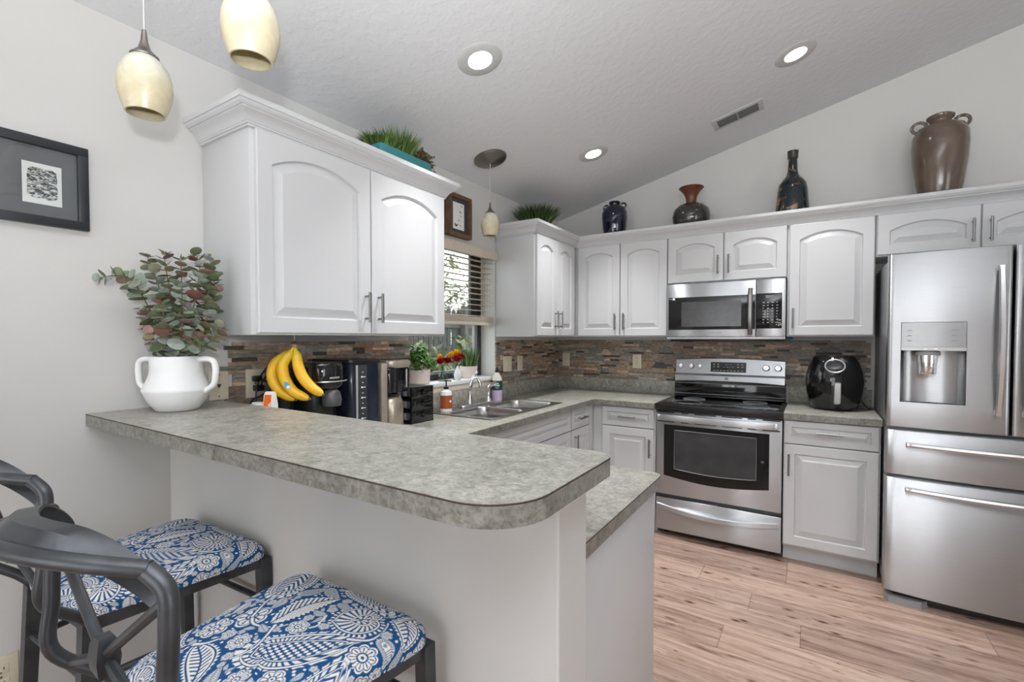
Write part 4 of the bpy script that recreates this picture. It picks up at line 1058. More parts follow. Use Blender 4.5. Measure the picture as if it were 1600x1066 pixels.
def bottle(label, c, prof, mat, lab, pump=True, labmat='terra', nm='soap_bottle', cat='bottle'):
    b = thing(nm, label, cat, c); m = MB(); m.lathe(prof, c, 28); build('bottle', m, mat, b)
    return b
cpos = (-1.885, 2.215, 0.9178)
b = thing('soap_bottle', 'hand soap pump bottle with orange label left of the faucet', 'bottle', cpos)
m = MB(); m.lathe([(0, 0), (0.034, 0), (0.036, 0.004), (0.036, 0.100), (0.032, 0.118), (0.016, 0.128), (0.014, 0.134), (0, 0.134)], cpos, 28); body = build('body', m, 'whiteplastic', b)
m = MB(); m.lathe([(0.0364, 0.018), (0.0368, 0.018), (0.0368, 0.098), (0.0364, 0.098)], cpos, 28); lb = build('label', m, 'terra', b)
m = MB()
for k in range(5):
    a = 0.35 + k * 0.02
m.lathe([(0, 0), (0.008, 0.0006), (0, 0.0012)], (0, 0, 0), 14); m.bm.transform(Matrix.Translation((cpos[0] + 0.0368 * math.cos(-0.15), cpos[1] + 0.0368 * math.sin(-0.15), cpos[2] + 0.062)) @ Euler((0, PI / 2, -0.15)).to_matrix().to_4x4()); build('label_mark', m, 'whiteplastic', lb)
m = MB(); m.lathe([(0, 0.134), (0.015, 0.134), (0.015, 0.148), (0.005, 0.152), (0.0045, 0.178), (0.011, 0.180), (0.011, 0.188), (0, 0.190)], cpos, 16); m.tube([(cpos[0], cpos[1], cpos[2] + 0.184), (cpos[0] + 0.022, cpos[1] + 0.022, cpos[2] + 0.183)], 0.004, 8); build('pump', m, 'black', b)
cpos = (-1.910, 2.80, 0.9178)
b = thing('dish_soap_bottle', 'lilac dish soap bottle with dark green label right of the faucet', 'bottle', cpos)
m = MB(); m.lathe([(0, 0), (0.036, 0), (0.038, 0.005), (0.038, 0.085), (0, 0.085)], cpos, 28); build('liquid', m, 'lilac', b)
m = MB(); m.lathe([(0, 0.085), (0.038, 0.085), (0.038, 0.145), (0.033, 0.165), (0.016, 0.195), (0.013, 0.20), (0, 0.20)], cpos, 28); build('neck', m, 'amber', b)
m = MB(); m.lathe([(0.0382, 0.075), (0.0388, 0.075), (0.0388, 0.142), (0.0382, 0.142)], cpos, 28); lb = build('label', m, 'greenlabel', b)
m = MB(); r = random.Random(5)
for row, (zz, n_) in enumerate(((0.122, 4), (0.108, 6), (0.092, 4))):
    for k in range(n_):
        a = -1.02 + (k - (n_ - 1) / 2) * 0.17
        t_ = MB(); t_.box(-0.0028, 0.0028, -0.0004, 0.0006, -0.0045 if row < 2 else -0.0018, 0.0045 if row < 2 else 0.0018)
        t_.bm.transform(Matrix.Translation((cpos[0] + 0.039 * math.cos(a), cpos[1] + 0.039 * math.sin(a), cpos[2] + zz)) @ Euler((0, 0, a - PI / 2)).to_matrix().to_4x4()); m.merge(t_.bm)
build('label_print', m, 'whiteplastic', lb)
m = MB(); m.lathe([(0, 0.20), (0.014, 0.20), (0.014, 0.212), (0.008, 0.214), (0.007, 0.226), (0.010, 0.228), (0.008, 0.236), (0, 0.238)], cpos, 16); build('cap', m, 'black', b)

# ------------------------------------------------------------------ coffee corner
km = thing('coffee_maker', 'black single serve coffee maker behind the bananas', 'coffee maker', (-1.78, 1.235, 0.914))
m = MB(); m.prism(rrect(-1.90, -1.70, 1.165, 1.310, 0.045), 0.9142, 1.235, 0.01); build('body', m, 'black', km)
m = MB(); m.prism(rrect(-1.90, -1.645, 1.168, 1.308, 0.05), 1.155, 1.262, 0.014); hd = build('brew_head', m, 'blackgloss', km)
m = MB(); m.tube(bez([(-1.70, 1.160, 1.185), (-1.640, 1.180, 1.186), (-1.622, 1.238, 1.187), (-1.640, 1.296, 1.188), (-1.70, 1.316, 1.188)], 6), 0.0035, 8); build('trim_ring', m, 'chrome', hd)
m = MB(); m.box(-1.648, -1.6435, 1.215, 1.262, 1.197, 1.203); build('badge', m, 'mattesilver', hd)
m = MB(); m.lathe([(0, 0), (0.036, 0.006), (0.040, 0.03), (0.034, 0.06), (0.02, 0.075), (0, 0.078)], (-1.672, 1.245, 1.078), 24); build('brew_basket', m, 'darkgrey', km)
m = MB(); m.prism(rrect(-1.76, -1.66, 1.185, 1.29, 0.03), 0.9142, 0.938, 0.004); build('drip_tray', m, 'midgrey', km)
m = MB(); m.prism(rrect(-1.848, -1.785, 1.095, 1.163, 0.02), 0.9142, 1.245, 0.008); build('water_tank', m, plain('smoked_tank', (0.02, 0.021, 0.023), 0.1), km)
c2 = thing('coffee_maker', 'dark blue-black coffee maker with a column of white marks on its silver edge', 'coffee maker', (-1.78, 1.415, 0.914))
m = MB(); m.prism(rrect(-1.92, -1.655, 1.325, 1.492, 0.02), 0.9142, 1.252, 0.006); cb2 = build('body', m, 'darkblueplastic', c2)
m = MB(); m.prism(rrect(-1.925, -1.648, 1.318, 1.495, 0.022), 1.252, 1.268, 0.005); build('lid', m, 'black', c2)
m = MB(); m.box(-1.656, -1.650, 1.352, 1.362, 0.93, 1.245, 0.002); build('edge_strip', m, 'mattesilver', c2)
m = MB(); m.box(-1.656, -1.651, 1.364, 1.412, 0.93, 1.245, 0.002); gp = build('gauge_panel', m, 'midgrey' if False else plain('gauge_panel', (0.035, 0.038, 0.045), 0.25), c2)
m = MB()
for k in range(6):
    z = 0.965 + k * 0.045; m.box(-1.6515, -1.6505, 1.378, 1.388, z, z + 0.006); m.box(-1.6515, -1.6505, 1.391, 1.401, z + 0.001, z + 0.004); m.box(-1.6515, -1.6505, 1.384, 1.390, z + 0.022, z + 0.025)
build('gauge_marks', m, 'whiteplastic', gp)
c3 = thing('coffee_maker', 'taupe and black coffee maker with steel carafe beside the drawer box', 'coffee maker', (-1.77, 1.59, 0.914))
m = MB(); m.prism(rrect(-1.92, -1.79, 1.500, 1.690, 0.02), 0.9142, 1.245, 0.006); build('rear_column', m, 'black', c3)
m = MB(); m.box(-1.79, -1.655, 1.497, 1.535, 0.9142, 1.246, 0.008); build('side_panel', m, 'taupe', c3)
m = MB(); m.prism(rrect(-1.80, -1.655, 1.538, 1.685, 0.02), 1.105, 1.222, 0.008); hb = build('brew_head', m, 'blackgloss', c3)
m = MB(); m.prism(rrect(-1.87, -1.648, 1.545, 1.690, 0.03), 1.222, 1.256, 0.014); cp3 = build('lid', m, 'taupe', c3)
m = MB()
for y in (1.585, 1.605, 1.625): m.box(-1.80, -1.67, y, y + 0.006, 1.2555, 1.2575)
build('lid_vent', m, 'ivorydark', cp3)
m = MB(); m.box(-1.660, -1.652, 1.648, 1.656, 1.125, 1.215, 0.002); build('gauge', m, 'mattesilver', hb)
m = MB(); m.lathe([(0, 0), (0.058, 0), (0.062, 0.006), (0.062, 0.12), (0.05, 0.145), (0.045, 0.15), (0, 0.15)], (-1.722, 1.610, 0.935), 32); cf = build('carafe', m, plain('brushed_carafe', (0.52, 0.46, 0.38), 0.3, 0.9, scale=60), c3)
m = MB(); m.prism(rrect(-1.80, -1.655, 1.538, 1.690, 0.03), 0.9142, 0.934, 0.005); build('base', m, 'midgrey', c3)

og = thing('drawer_organizer', 'small black three-drawer coffee pod organizer at the end of the coffee machines', 'organizer', (-1.83, 1.865, 0.914))
m = MB(); ox0, ox1, oy0, oy1 = -1.905, -1.750, 1.783, 1.948
m.box(ox0, ox0 + 0.006, oy0, oy1, 0.9145, 1.104); m.box(ox0, ox1, oy1 - 0.004, oy1, 0.9145, 1.104)
for z in (0.9145, 0.978, 1.040, 1.100): m.box(ox0, ox1, oy0, oy1, z, z + 0.005)
for x in (ox0, ox1 - 0.012): m.box(x, x + 0.008, oy0, oy0 + 0.008, 0.9145, 1.104)
build('frame', m, 'black', og)
for k in range(3):
    z0_ = 0.921 + k * 0.0622
    m = MB(); m.box(ox1 - 0.010, ox1, oy0 + 0.003, oy1 - 0.003, z0_, z0_ + 0.054, 0.002); m.box(ox0 + 0.01, ox1 - 0.01, oy0 + 0.006, oy1 - 0.006, z0_ + 0.0005, z0_ + 0.003); m.box(ox0 + 0.01, ox1 - 0.01, oy0 + 0.004, oy0 + 0.0055, z0_ + 0.0005, z0_ + 0.012)
    d_ = build('drawer', m, 'blackgloss', og)
    m = MB(); m.lathe([(0, 0), (0.004, 0), (0.0035, 0.006), (0.007, 0.010), (0.006, 0.014), (0, 0.015)], (0, 0, 0), 14); m.bm.transform(Matrix.Translation((ox1 - 0.001, (oy0 + oy1) / 2, z0_ + 0.028)) @ Euler((0, PI / 2, 0)).to_matrix().to_4x4()); build('knob', m, 'black', d_)
first = None
for k in range(3):
    for j in range(3):
        c = (ox0 + 0.038 + j * 0.042, oy0 + 0.032, 0.9252 + k * 0.0622)
        m = MB(); m.lathe([(0, 0), (0.015, 0), (0.0195, 0.038), (0.022, 0.040), (0.022, 0.0415), (0, 0.0415)], c, 16)
        tag(build('coffee_pod', m, 'podfoil'), ['pale coffee pod in the bottom drawer of the black organizer', 'pale coffee pod in the middle drawer of the black organizer', 'pale coffee pod in the top drawer of the black organizer'][k], 'coffee pod', ['pods in the bottom drawer', 'pods in the middle drawer', 'pods in the top drawer'][k])

# ------------------------------------------------------------------ bananas under the cabinet
bn = thing('banana_bunch', 'bunch of three ripe yellow bananas hanging below the wall cabinet', 'bananas', (-1.69, 1.093, 1.315))
def banana(pts, fl):
    P = bez(pts, 8); n = len(P); R = []
    for i in range(n):
        f = i / (n - 1)
        if f < 0.22: q = 0.0055 + 0.002 * f / 0.22 + max(0, (f - 0.12) / 0.10) * 0.0095
        else: q = 0.0180 + 0.0032 * math.sin(PI * min(1, (f - 0.22) / 0.66)) - 0.0
        if f > 0.86: q *= max(0.30, 1 - ((f - 0.86) / 0.14) ** 2 * 0.72)
        R.append(q)
    m = MB(); m.tube(P, R, 10, up=(0.5, -0.8, 0.2)); return m, P
J = (-1.690, 1.093, 1.328)
specs = [[J, (-1.712, 1.080, 1.300), (-1.752, 1.052, 1.262), (-1.761, 1.045, 1.209), (-1.736, 1.059, 1.155), (-1.684, 1.090, 1.124)],
         [J, (-1.694, 1.075, 1.300), (-1.712, 1.058, 1.258), (-1.706, 1.061, 1.206), (-1.676, 1.080, 1.155), (-1.628, 1.112, 1.128)],
         [J, (-1.684, 1.097, 1.300), (-1.677, 1.100, 1.250), (-1.660, 1.110, 1.205), (-1.630, 1.128, 1.168), (-1.595, 1.148, 1.143)]]
for i, sp_ in enumerate(specs):
    m, P = banana(sp_, 0)
    o = build('banana', m, 'banana', bn, smooth=60)
    ca = o.data.color_attributes.new('ripeness', 'FLOAT_COLOR', 'POINT')
    for v in o.data.vertices:
        wz = v.co.z + 1.315; f = min(1, max(0, (wz - 1.255) / 0.055)) * 0.55
        ca.data[v.index].color = (f, f, f, 1)
    d = (Vector(P[-1]) - Vector(P[-3])).normalized(); q = Vector(P[-1])
    m = MB(); m.tube([tuple(q - d * 0.002), tuple(q + d * 0.004), tuple(q + d * 0.007)], [0.0062, 0.0055, 0.003], 10); build('tip', m, 'bananatip', o)
    if i == 1:
        m = MB(); L = []
        nrm = Vector((0.54, -0.84, 0.1)).normalized(); ctr = Vector((-1.690, 1.071, 1.180)) + nrm * 0.0212; tt = Vector((0.40, 0.26, -0.62)).normalized(); ss = nrm.cross(tt)
        L = [[tuple(ctr + nrm * h_ + tt * 0.016 * math.cos(2 * PI * k / 20) + ss * 0.0095 * math.sin(2 * PI * k / 20)) for k in range(20)] for h_ in (-0.0012, 0.0006)]
        m.loft(L); st = build('sticker', m, 'bluesticker', o)
        m = MB(); L = [[tuple(ctr + tt * 0.008 + nrm * h_ + tt * 0.006 * math.cos(2 * PI * k / 14) + ss * 0.007 * math.sin(2 * PI * k / 14)) for k in range(14)] for h_ in (0.0004, 0.0009)]; m.loft(L); build('sticker_mark', m, 'whiteplastic', st)
m = MB(); m.lathe([(0, -0.006), (0.010, -0.003), (0.012, 0.004), (0.010, 0.010), (0, 0.012)], J, 14, 1.2, 0.9); build('crown', m, plain('banana_crown', (0.36, 0.20, 0.08), 0.7, var=0.3, scale=80), bn)
hk = MB(); hk.tube(bez([(-1.692, 1.094, 1.3715), (-1.692, 1.094, 1.352), (-1.697, 1.097, 1.342), (-1.7, 1.1, 1.333), (-1.692, 1.0945, 1.329)], 5), 0.0022, 8); hk.lathe([(0, 0), (0.009, 0), (0.009, 0.0015), (0, 0.0015)], (-1.692, 1.094, 1.3702), 14)
tag(build('banana_hook', hk, 'nickel'), 'small metal hook under the wall cabinet holding the bananas', 'hook')

# ------------------------------------------------------------------ outlets, switches, cords, small packs
def plate(F, u0, u1, v0, v1, label, kind, nm='wall_outlet', cat='outlet', w0=0.0136):
    uc, vc = (u0 + u1) / 2, (v0 + v1) / 2
    p = F(uc, vc, w0); t = thing(nm, label, cat, p)
    m = MB(F); m.box(u0, u1, v0, v1, w0 - 0.002, w0 + 0.005, 0.002); build('cover_plate', m, 'ivory', t)
    if kind == 'duplex':
        for s in (-1, 1):
            m = MB(F); m.box(uc - 0.017, uc + 0.017, vc + s * 0.0205 - 0.013, vc + s * 0.0205 + 0.013, w0 + 0.004, w0 + 0.0062, 0.002); so = build('socket', m, 'ivory', t)
            m = MB(F)
            for d in (-0.006, 0.006): m.box(uc + d - 0.0012, uc + d + 0.0012, vc + s * 0.0205, vc + s * 0.0205 + 0.008, w0 + 0.006, w0 + 0.0066)
            m.box(uc - 0.002, uc + 0.002, vc + s * 0.0205 - 0.009, vc + s * 0.0205 - 0.005, w0 + 0.006, w0 + 0.0066); build('slots', m, 'ivorydark', so)
    elif kind.startswith('switch'):
        n = int(kind[-1])
        for k in range(n):
            x = uc + (k - (n - 1) / 2) * 0.046
            m = MB(F); m.box(x - 0.005, x + 0.005, vc - 0.012, vc + 0.012, w0 + 0.004, w0 + 0.0062); m.box(x - 0.0035, x + 0.0035, vc - 0.002, vc + 0.010, w0 + 0.005, w0 + 0.013, 0.001); build('toggle', m, 'ivory', t)
    elif kind == 'jack':
        m = MB(F); m.loft([[(uc - 0.009, vc + 0.006, w0 + 0.004), (uc + 0.009, vc + 0.006, w0 + 0.004), (uc + 0.002, vc - 0.009, w0 + 0.004), (uc - 0.002, vc - 0.009, w0 + 0.004)], [(uc - 0.009, vc + 0.006, w0 + 0.0058), (uc + 0.009, vc + 0.006, w0 + 0.0058), (uc + 0.002, vc - 0.009, w0 + 0.0058), (uc - 0.002, vc - 0.009, w0 + 0.0058)]]); build('jack', m, 'walnut', t)
    m = MB(F)
    for s in ((-1, 1) if kind != 'duplex' else (0,)):
        vv = vc + s * 0.042; m.box(uc - 0.003, uc + 0.003, vv - 0.003, vv + 0.003, w0 + 0.0045, w0 + 0.0057)
    build('screws', m, 'nickel', t)
    return t
plate(FL, 0.908, 0.979, 1.120, 1.232, 'ivory wall plate with one brown jack right beside the white vase', 'jack', 'wall_plate', 'wall plate', w0=0.012)
plate(FL, 1.047, 1.124, 1.116, 1.233, 'ivory outlet with two black plugs left of the bananas', 'duplex')
plate(FL, 2.950, 3.062, 1.110, 1.226, 'ivory double switch plate on the slate tiles right of the window', 'switch2', 'light_switch', 'switch')
plate(FL, 3.150, 3.222, 1.108, 1.224, 'ivory single switch plate next to the double switch near the corner', 'switch1', 'light_switch', 'switch')
plate(FB, -1.917, -1.845, 1.114, 1.231, 'ivory switch plate on the back wall tiles beside the corner', 'switch1', 'light_switch', 'switch')
plate(FB, -1.271, -1.197, 1.113, 1.228, 'ivory outlet on the back wall tiles left of the stove', 'duplex')
plate(FL, 0.307, 0.379, 0.325, 0.441, 'white outlet low on the left wall behind the bar stools', 'duplex', w0=0.002)
pc = thing('power_cord', 'black power cords with two plugs in the outlet beside the bananas', 'power cord', (-1.94, 1.09, 1.17))
m = MB(); m.box(-1.951, -1.922, 1.068, 1.100, 1.183, 1.206, 0.004); m.box(-1.951, -1.918, 1.072, 1.106, 1.143, 1.168, 0.004); build('plug', m, 'black', pc)
m = MB(); m.tube(bez([(-1.925, 1.085, 1.195), (-1.90, 1.10, 1.235), (-1.885, 1.140, 1.275), (-1.90, 1.185, 1.296), (-1.93, 1.205, 1.290), (-1.935, 1.20, 1.2), (-1.945, 1.20, 1.10), (-1.945, 1.19, 1.0)], 8), 0.0032, 8)
m.tube(bez([(-1.925, 1.092, 1.156), (-1.90, 1.088, 1.19), (-1.885, 1.115, 1.235), (-1.885, 1.135, 1.262)], 8), 0.0032, 8)
m.tube(bez([(-1.92, 1.09, 1.19), (-1.87, 1.12, 1.165), (-1.87, 1.06, 1.13), (-1.93, 1.055, 1.10), (-1.935, 1.05, 1.0)], 8), 0.0034, 8)
m.tube(bez([(-1.92, 1.085, 1.19), (-1.89, 1.055, 1.16), (-1.88, 1.045, 1.10), (-1.87, 1.03, 1.03), (-1.85, 1.03, 0.99)], 8), 0.0032, 8)
build('cable', m, 'black', pc)
op = thing('orange_packet', 'small orange and white packet on end behind the bar, left of the bananas', 'packet', (-1.70, 1.00, 0.9147), 0.35)
m = MB(); m.loft([[(x * k, y * k2, z) for x, y in ((-0.022, -0.016), (0.022, -0.016), (0.022, 0.016), (-0.022, 0.016))] for k, k2, z in ((0.9, 1, 0.0), (0.95, 1.05, 0.10), (0.9, 1.0, 0.20), (0.8, 0.6, 0.240), (0.7, 0.4, 0.248))]); build('pack', m, 'whiteplastic', op, local=True)
m = MB()
m.loft([[(-0.014, -0.0150, 0.12), (0.014, -0.0150, 0.12), (0.015, -0.0150, 0.20), (0.0135, -0.0105, 0.237), (-0.0135, -0.0105, 0.237), (-0.015, -0.0150, 0.20)], [(-0.014, -0.0186, 0.12), (0.014, -0.0186, 0.12), (0.015, -0.0180, 0.20), (0.0135, -0.0128, 0.237), (-0.0135, -0.0128, 0.237), (-0.015, -0.0180, 0.20)]]); build('label', m, 'orangepack', op, local=True)
m = MB(); m.lathe([(0, 0), (0.030, 0), (0.032, 0.01), (0.030, 0.19), (0.02, 0.205), (0, 0.207)], (-1.765, 0.99, 0.9142), 20)
tag(build('spray_can', m, 'whiteplastic'), 'white rounded canister top showing behind the bar beside the orange packet', 'canister')

# ------------------------------------------------------------------ white vase with eucalyptus
VX, VY, VZ = -1.812, 0.742, 1.1185
vs = thing('ceramic_vase', 'white two-handled ceramic vase standing on the bar top by the wall', 'vase', (VX, VY, VZ))
prof = [(0, 0), (0.056, 0), (0.064, 0.006), (0.084, 0.035), (0.097, 0.066), (0.0985, 0.072), (0.096, 0.078), (0.084, 0.104), (0.078, 0.120), (0.076, 0.135), (0.076, 0.178), (0.073, 0.182), (0.069, 0.180), (0.069, 0.14), (0.07, 0.11), (0, 0.10)]
m = MB(); m.lathe(prof, (VX, VY, VZ), 56); vb = build('body', m, 'ceramic', vs, smooth=40)
ca, sa = 0.843, 0.537
for s in (-1, 1):
    pts = bez([(0.070, 0.170), (0.098, 0.173), (0.122, 0.166), (0.130, 0.145), (0.129, 0.110), (0.122, 0.085), (0.094, 0.064)], 6)
    P = [(VX + s * q[0] * ca, VY + s * q[0] * sa, VZ + q[1]) for q in pts]
    m = MB(); m.tube(P, 0.0095, 12, flat=1.15); build('handle', m, 'ceramic', vs)
eu = thing('eucalyptus_bouquet', 'artificial silver dollar eucalyptus stems with green and reddish leaves in the white vase', 'plant', (VX, VY, 1.30))
ST = [[(-1.838, 0.737, 1.301), (-1.847, 0.699, 1.411), (-1.853, 0.662, 1.5), (-1.823, 0.623, 1.546), (-1.804, 0.577, 1.553), (-1.815, 0.533, 1.536)], [(-1.842, 0.746, 1.301), (-1.875, 0.746, 1.424), (-1.900, 0.732, 1.523), (-1.918, 0.715, 1.596), (-1.930, 0.706, 1.645)], [(-1.835, 0.751, 1.301), (-1.844, 0.749, 1.423), (-1.837, 0.733, 1.53), (-1.849, 0.727, 1.616), (-1.849, 0.728, 1.649)], [(-1.827, 0.756, 1.301), (-1.799, 0.753, 1.422), (-1.767, 0.742, 1.527), (-1.749, 0.732, 1.629)], [(-1.82, 0.76, 1.301), (-1.774, 0.77, 1.422), (-1.757, 0.784, 1.53), (-1.751, 0.79, 1.605), (-1.768, 0.78, 1.655)], [(-1.816, 0.763, 1.301), (-1.774, 0.793, 1.423), (-1.767, 0.824, 1.523), (-1.782, 0.841, 1.604), (-1.79, 0.837, 1.648)], [(-1.813, 0.765, 1.301), (-1.769, 0.795, 1.379), (-1.759, 0.828, 1.468), (-1.774, 0.844, 1.536), (-1.776, 0.844, 1.592)], [(-1.816, 0.763, 1.301), (-1.747, 0.784, 1.325), (-1.706, 0.811, 1.364), (-1.703, 0.838, 1.406)], [(-1.846, 0.744, 1.301), (-1.837, 0.704, 1.358), (-1.846, 0.676, 1.421), (-1.853, 0.661, 1.462)], [(-1.814, 0.741, 1.302), (-1.741, 0.694, 1.378), (-1.736, 0.675, 1.439), (-1.734, 0.666, 1.488)], [(-1.801, 0.749, 1.302), (-1.730, 0.721, 1.368), (-1.720, 0.724, 1.428), (-1.71, 0.726, 1.478)], [(-1.842, 0.746, 1.301), (-1.792, 0.708, 1.337), (-1.787, 0.676, 1.358), (-1.775, 0.649, 1.378)], [(-1.82, 0.76, 1.301), (-1.732, 0.746, 1.337), (-1.700, 0.76, 1.362), (-1.686, 0.772, 1.389)]]
r = random.Random(12)
sm_, lm = MB(), MB()
def round_leaf(m, p, d, up, R_, cup=0.18):
    """roundish cupped leaf from p along d"""
    d = d.normalized(); s = d.cross(up).normalized(); n_ = s.cross(d).normalized()
    ctr = m.v(tuple(p + d * R_ * 0.95 - n_ * R_ * cup))
    ring = []
    for k in range(12):
        a = 2 * PI * k / 12; q = R_ * (1 - 0.10 * math.cos(a) ** 2 * (1 if math.cos(a) < 0 else 0.4))
        ring.append(m.v(tuple(p + d * (R_ * 0.95 + q * math.cos(a) * 1.0) + s * q * math.sin(a) * 0.95 + n_ * R_ * cup * 0.3 * abs(math.sin(a)))))
    for k in range(12): m.face([ctr, ring[k], ring[(k + 1) % 12]])
for si, S in enumerate(ST):
    P = bez([(VX + r.uniform(-.02, .02), VY + r.uniform(-.02, .02), 1.225)] + S, 10); n = len(P)
    sm_.tube(P, [0.0028 * (1 - 0.65 * i / n) for i in range(n)], 6)
    total = sum((Vector(P[i + 1]) - Vector(P[i])).length for i in range(n - 1)); acc = 0; nxt = 0.085; ang = r.uniform(0, 6)
    for i in range(n - 1):
        seg = (Vector(P[i + 1]) - Vector(P[i])); acc += seg.length
        if acc >= nxt:
            f = acc / total; nxt += 0.024 - 0.006 * f
            R_ = (0.0300 - 0.0145 * f ** 1.7) * r.uniform(0.85, 1.18); t_ = seg.normalized()
            a0 = Vector((1, 0, 0)) if abs(t_.x) < 0.8 else Vector((0, 1, 0)); b0 = t_.cross(a0).normalized(); c0_ = t_.cross(b0)
            ang += PI / 2 + r.uniform(-.35, .35)
            for s in (0, PI):
                d = (b0 * math.cos(ang + s) + c0_ * math.sin(ang + s)) + t_ * r.uniform(0.1, 0.75) + Vector((0, 0, r.uniform(-.25, .2)))
                p = Vector(P[i]);
                tip = p + d.normalized() * R_ * 2
                if tip.x < XL + 0.008: d.x = abs(d.x) * 0.3
                if tip.z < 1.305 and (p + d.normalized() * R_).z < 1.31: d.z = abs(d.z) + 0.2
                upv = t_ + Vector((r.uniform(-.5, .5), r.uniform(-.5, .5), r.uniform(-.2, .6)))
                round_leaf(lm, p, d, upv, R_)
    if si < 9:
        tp_ = Vector(P[-1])
        for k in range(4):
            d = Vector((r.uniform(-1, 1), r.uniform(-1, 1), r.uniform(0, 1.2))); round_leaf(lm, tp_ - (Vector(P[-1]) - Vector(P[-3])) * k * 0.4, d, Vector((r.uniform(-1, 1), 1, 0.3)), 0.006)
build('stems', sm_, 'stembrown', eu); build('leaves', lm, 'eucalyptus', eu, smooth=60, recalc=False)

# ------------------------------------------------------------------ pottery on the cabinets
ZT = 2.1305
def pot(name, label, x, y, prof, mat, parts=(), sq=(1, 1)):
    t = thing(name, label, 'vase', (x, y, ZT)); m = MB(); m.lathe(prof, (x, y, ZT), 48, *sq); build('body', m, mat, t, smooth=45); return t
def ring(t, c, R_, r_, mat, nrm='y', nm='handle', sx=1.0):
    m = MB(); L = []
    for k in range(24):
        a = 2 * PI * k / 24; L.append((c[0] + R_ * math.cos(a) * sx, c[1], c[2] + R_ * math.sin(a)))
    m.tube(L, r_, 8, True); build(nm, m, mat, t)
t = pot('pottery_jug', 'small navy blue glazed jug with two tiny ear handles above the corner cabinet', -1.36, 3.66, [(0, 0), (0.066, 0), (0.072, 0.01), (0.092, 0.10), (0.100, 0.18), (0.098, 0.23), (0.082, 0.265), (0.050, 0.282), (0.040, 0.287), (0.040, 0.300), (0.046, 0.306), (0.044, 0.316), (0.034, 0.316), (0.033, 0.29), (0, 0.285)], 'navyglaze')
for s in (-1, 1): ring(t, (-1.36 + s * 0.070, 3.66, ZT + 0.277), 0.022, 0.007, 'navyglaze')
t = pot('pottery_vase', 'squat charcoal vase with a flared rust brown neck above the cabinet', -0.775, 3.66, [(0, 0), (0.085, 0), (0.095, 0.012), (0.122, 0.06), (0.133, 0.115), (0.124, 0.165), (0.092, 0.200), (0.045, 0.216), (0.034, 0.220), (0, 0.22)], 'darkpot')
m = MB(); m.lathe([(0.036, 0.214), (0.036, 0.235), (0.040, 0.262), (0.056, 0.295), (0.078, 0.318), (0.087, 0.328), (0.084, 0.332), (0.070, 0.322), (0.048, 0.295), (0.030, 0.255), (0.028, 0.225)], (-0.775, 3.66, ZT), 40); build('neck', m, 'browneck', t)
t = pot('pottery_bottle', 'tall dark teal bottle vase with orange flower glaze above the microwave cabinets', -0.136, 3.66, [(0, 0), (0.098, 0), (0.102, 0.008), (0.096, 0.10), (0.088, 0.20), (0.080, 0.245), (0.060, 0.275), (0.038, 0.30), (0.029, 0.335), (0.026, 0.40), (0.026, 0.43), (0, 0.43)], 'bottleglaze')
m = MB(); m.lathe([(0.0262, 0.41), (0.031, 0.415), (0.033, 0.455), (0.034, 0.462), (0.026, 0.462), (0.022, 0.43), (0, 0.425)], (-0.136, 3.66, ZT), 32); build('lip', m, 'darkpot', t)
t = pot('pottery_jar', 'large brown salt glazed jar with two ring handles above the refrigerator', 0.595, 3.66, [(0, 0), (0.082, 0), (0.088, 0.012), (0.108, 0.12), (0.124, 0.25), (0.129, 0.34), (0.126, 0.40), (0.108, 0.440), (0.070, 0.460), (0.050, 0.466), (0.047, 0.472), (0.049, 0.482), (0.062, 0.492), (0.064, 0.506), (0.054, 0.514), (0.045, 0.512), (0.042, 0.48), (0, 0.47)], 'brownglaze')
for s in (-1, 1): ring(t, (0.595 + s * 0.094, 3.66, ZT + 0.462), 0.030, 0.009, 'brownglaze', sx=1.1)

# ------------------------------------------------------------------ greenery above the cabinets
def blades(m, cx_, cy_, z, n, rad, h, lean, r, w_=0.004, bx=1.0, by=1.0):
    for _ in range(n):
        a = r.uniform(0, 2 * PI); q = rad * math.sqrt(r.random()); p = Vector((cx_ + q * math.cos(a) * bx, cy_ + q * math.sin(a) * by, z))
        d = Vector((math.cos(a) * bx, math.sin(a) * by, 0)) * (q / rad) * lean + Vector((r.uniform(-.2, .2), r.uniform(-.2, .2), 1)); d.normalize()
        H = h * r.uniform(0.65, 1.1); s = d.cross(Vector((r.uniform(-1, 1), r.uniform(-1, 1), 0.1))).normalized() * w_ * r.uniform(0.6, 1.2)
        dr_ = Vector((math.cos(a), math.sin(a), -0.3)) * lean * 0.25
        p1 = p + d * H * 0.55; p2 = p + d * H + dr_ * H
        v0, v1, v2, v3, v4 = m.v(tuple(p - s)), m.v(tuple(p + s)), m.v(tuple(p1 + s * 0.8)), m.v(tuple(p1 - s * 0.8)), m.v(tuple(p2))
        m.face([v0, v1, v2, v3]); m.face([v3, v2, v4])
pl = thing('planter', 'teal planter of grass and brown foliage on the large near wall cabinet', 'planter', (-1.74, 1.66, ZT))
m = MB(); m.prism(rrect(-1.80, -1.652, 1.50, 1.835, 0.01), ZT, ZT + 0.112, 0.004); build('tray', m, 'teal', pl)
m = MB(); m.prism(rrect(-1.790, -1.662, 1.51, 1.825, 0.01), ZT + 0.110, ZT + 0.115); build('soil', m, 'soil', pl)
r = random.Random(21)
m = MB(); blades(m, -1.735, 1.575, ZT + 0.114, 700, 0.062, 0.072, 0.7, r, w_=0.0035, bx=0.9, by=1.1); build('grass_tuft', m, 'grass', pl, smooth=0, recalc=False)
m = MB(); blades(m, -1.735, 1.685, ZT + 0.114, 700, 0.062, 0.128, 0.42, r, w_=0.0035, bx=0.9, by=1.1); build('grass_tuft', m, 'grass', pl, smooth=0, recalc=False)
m = MB(); sm2 = MB()
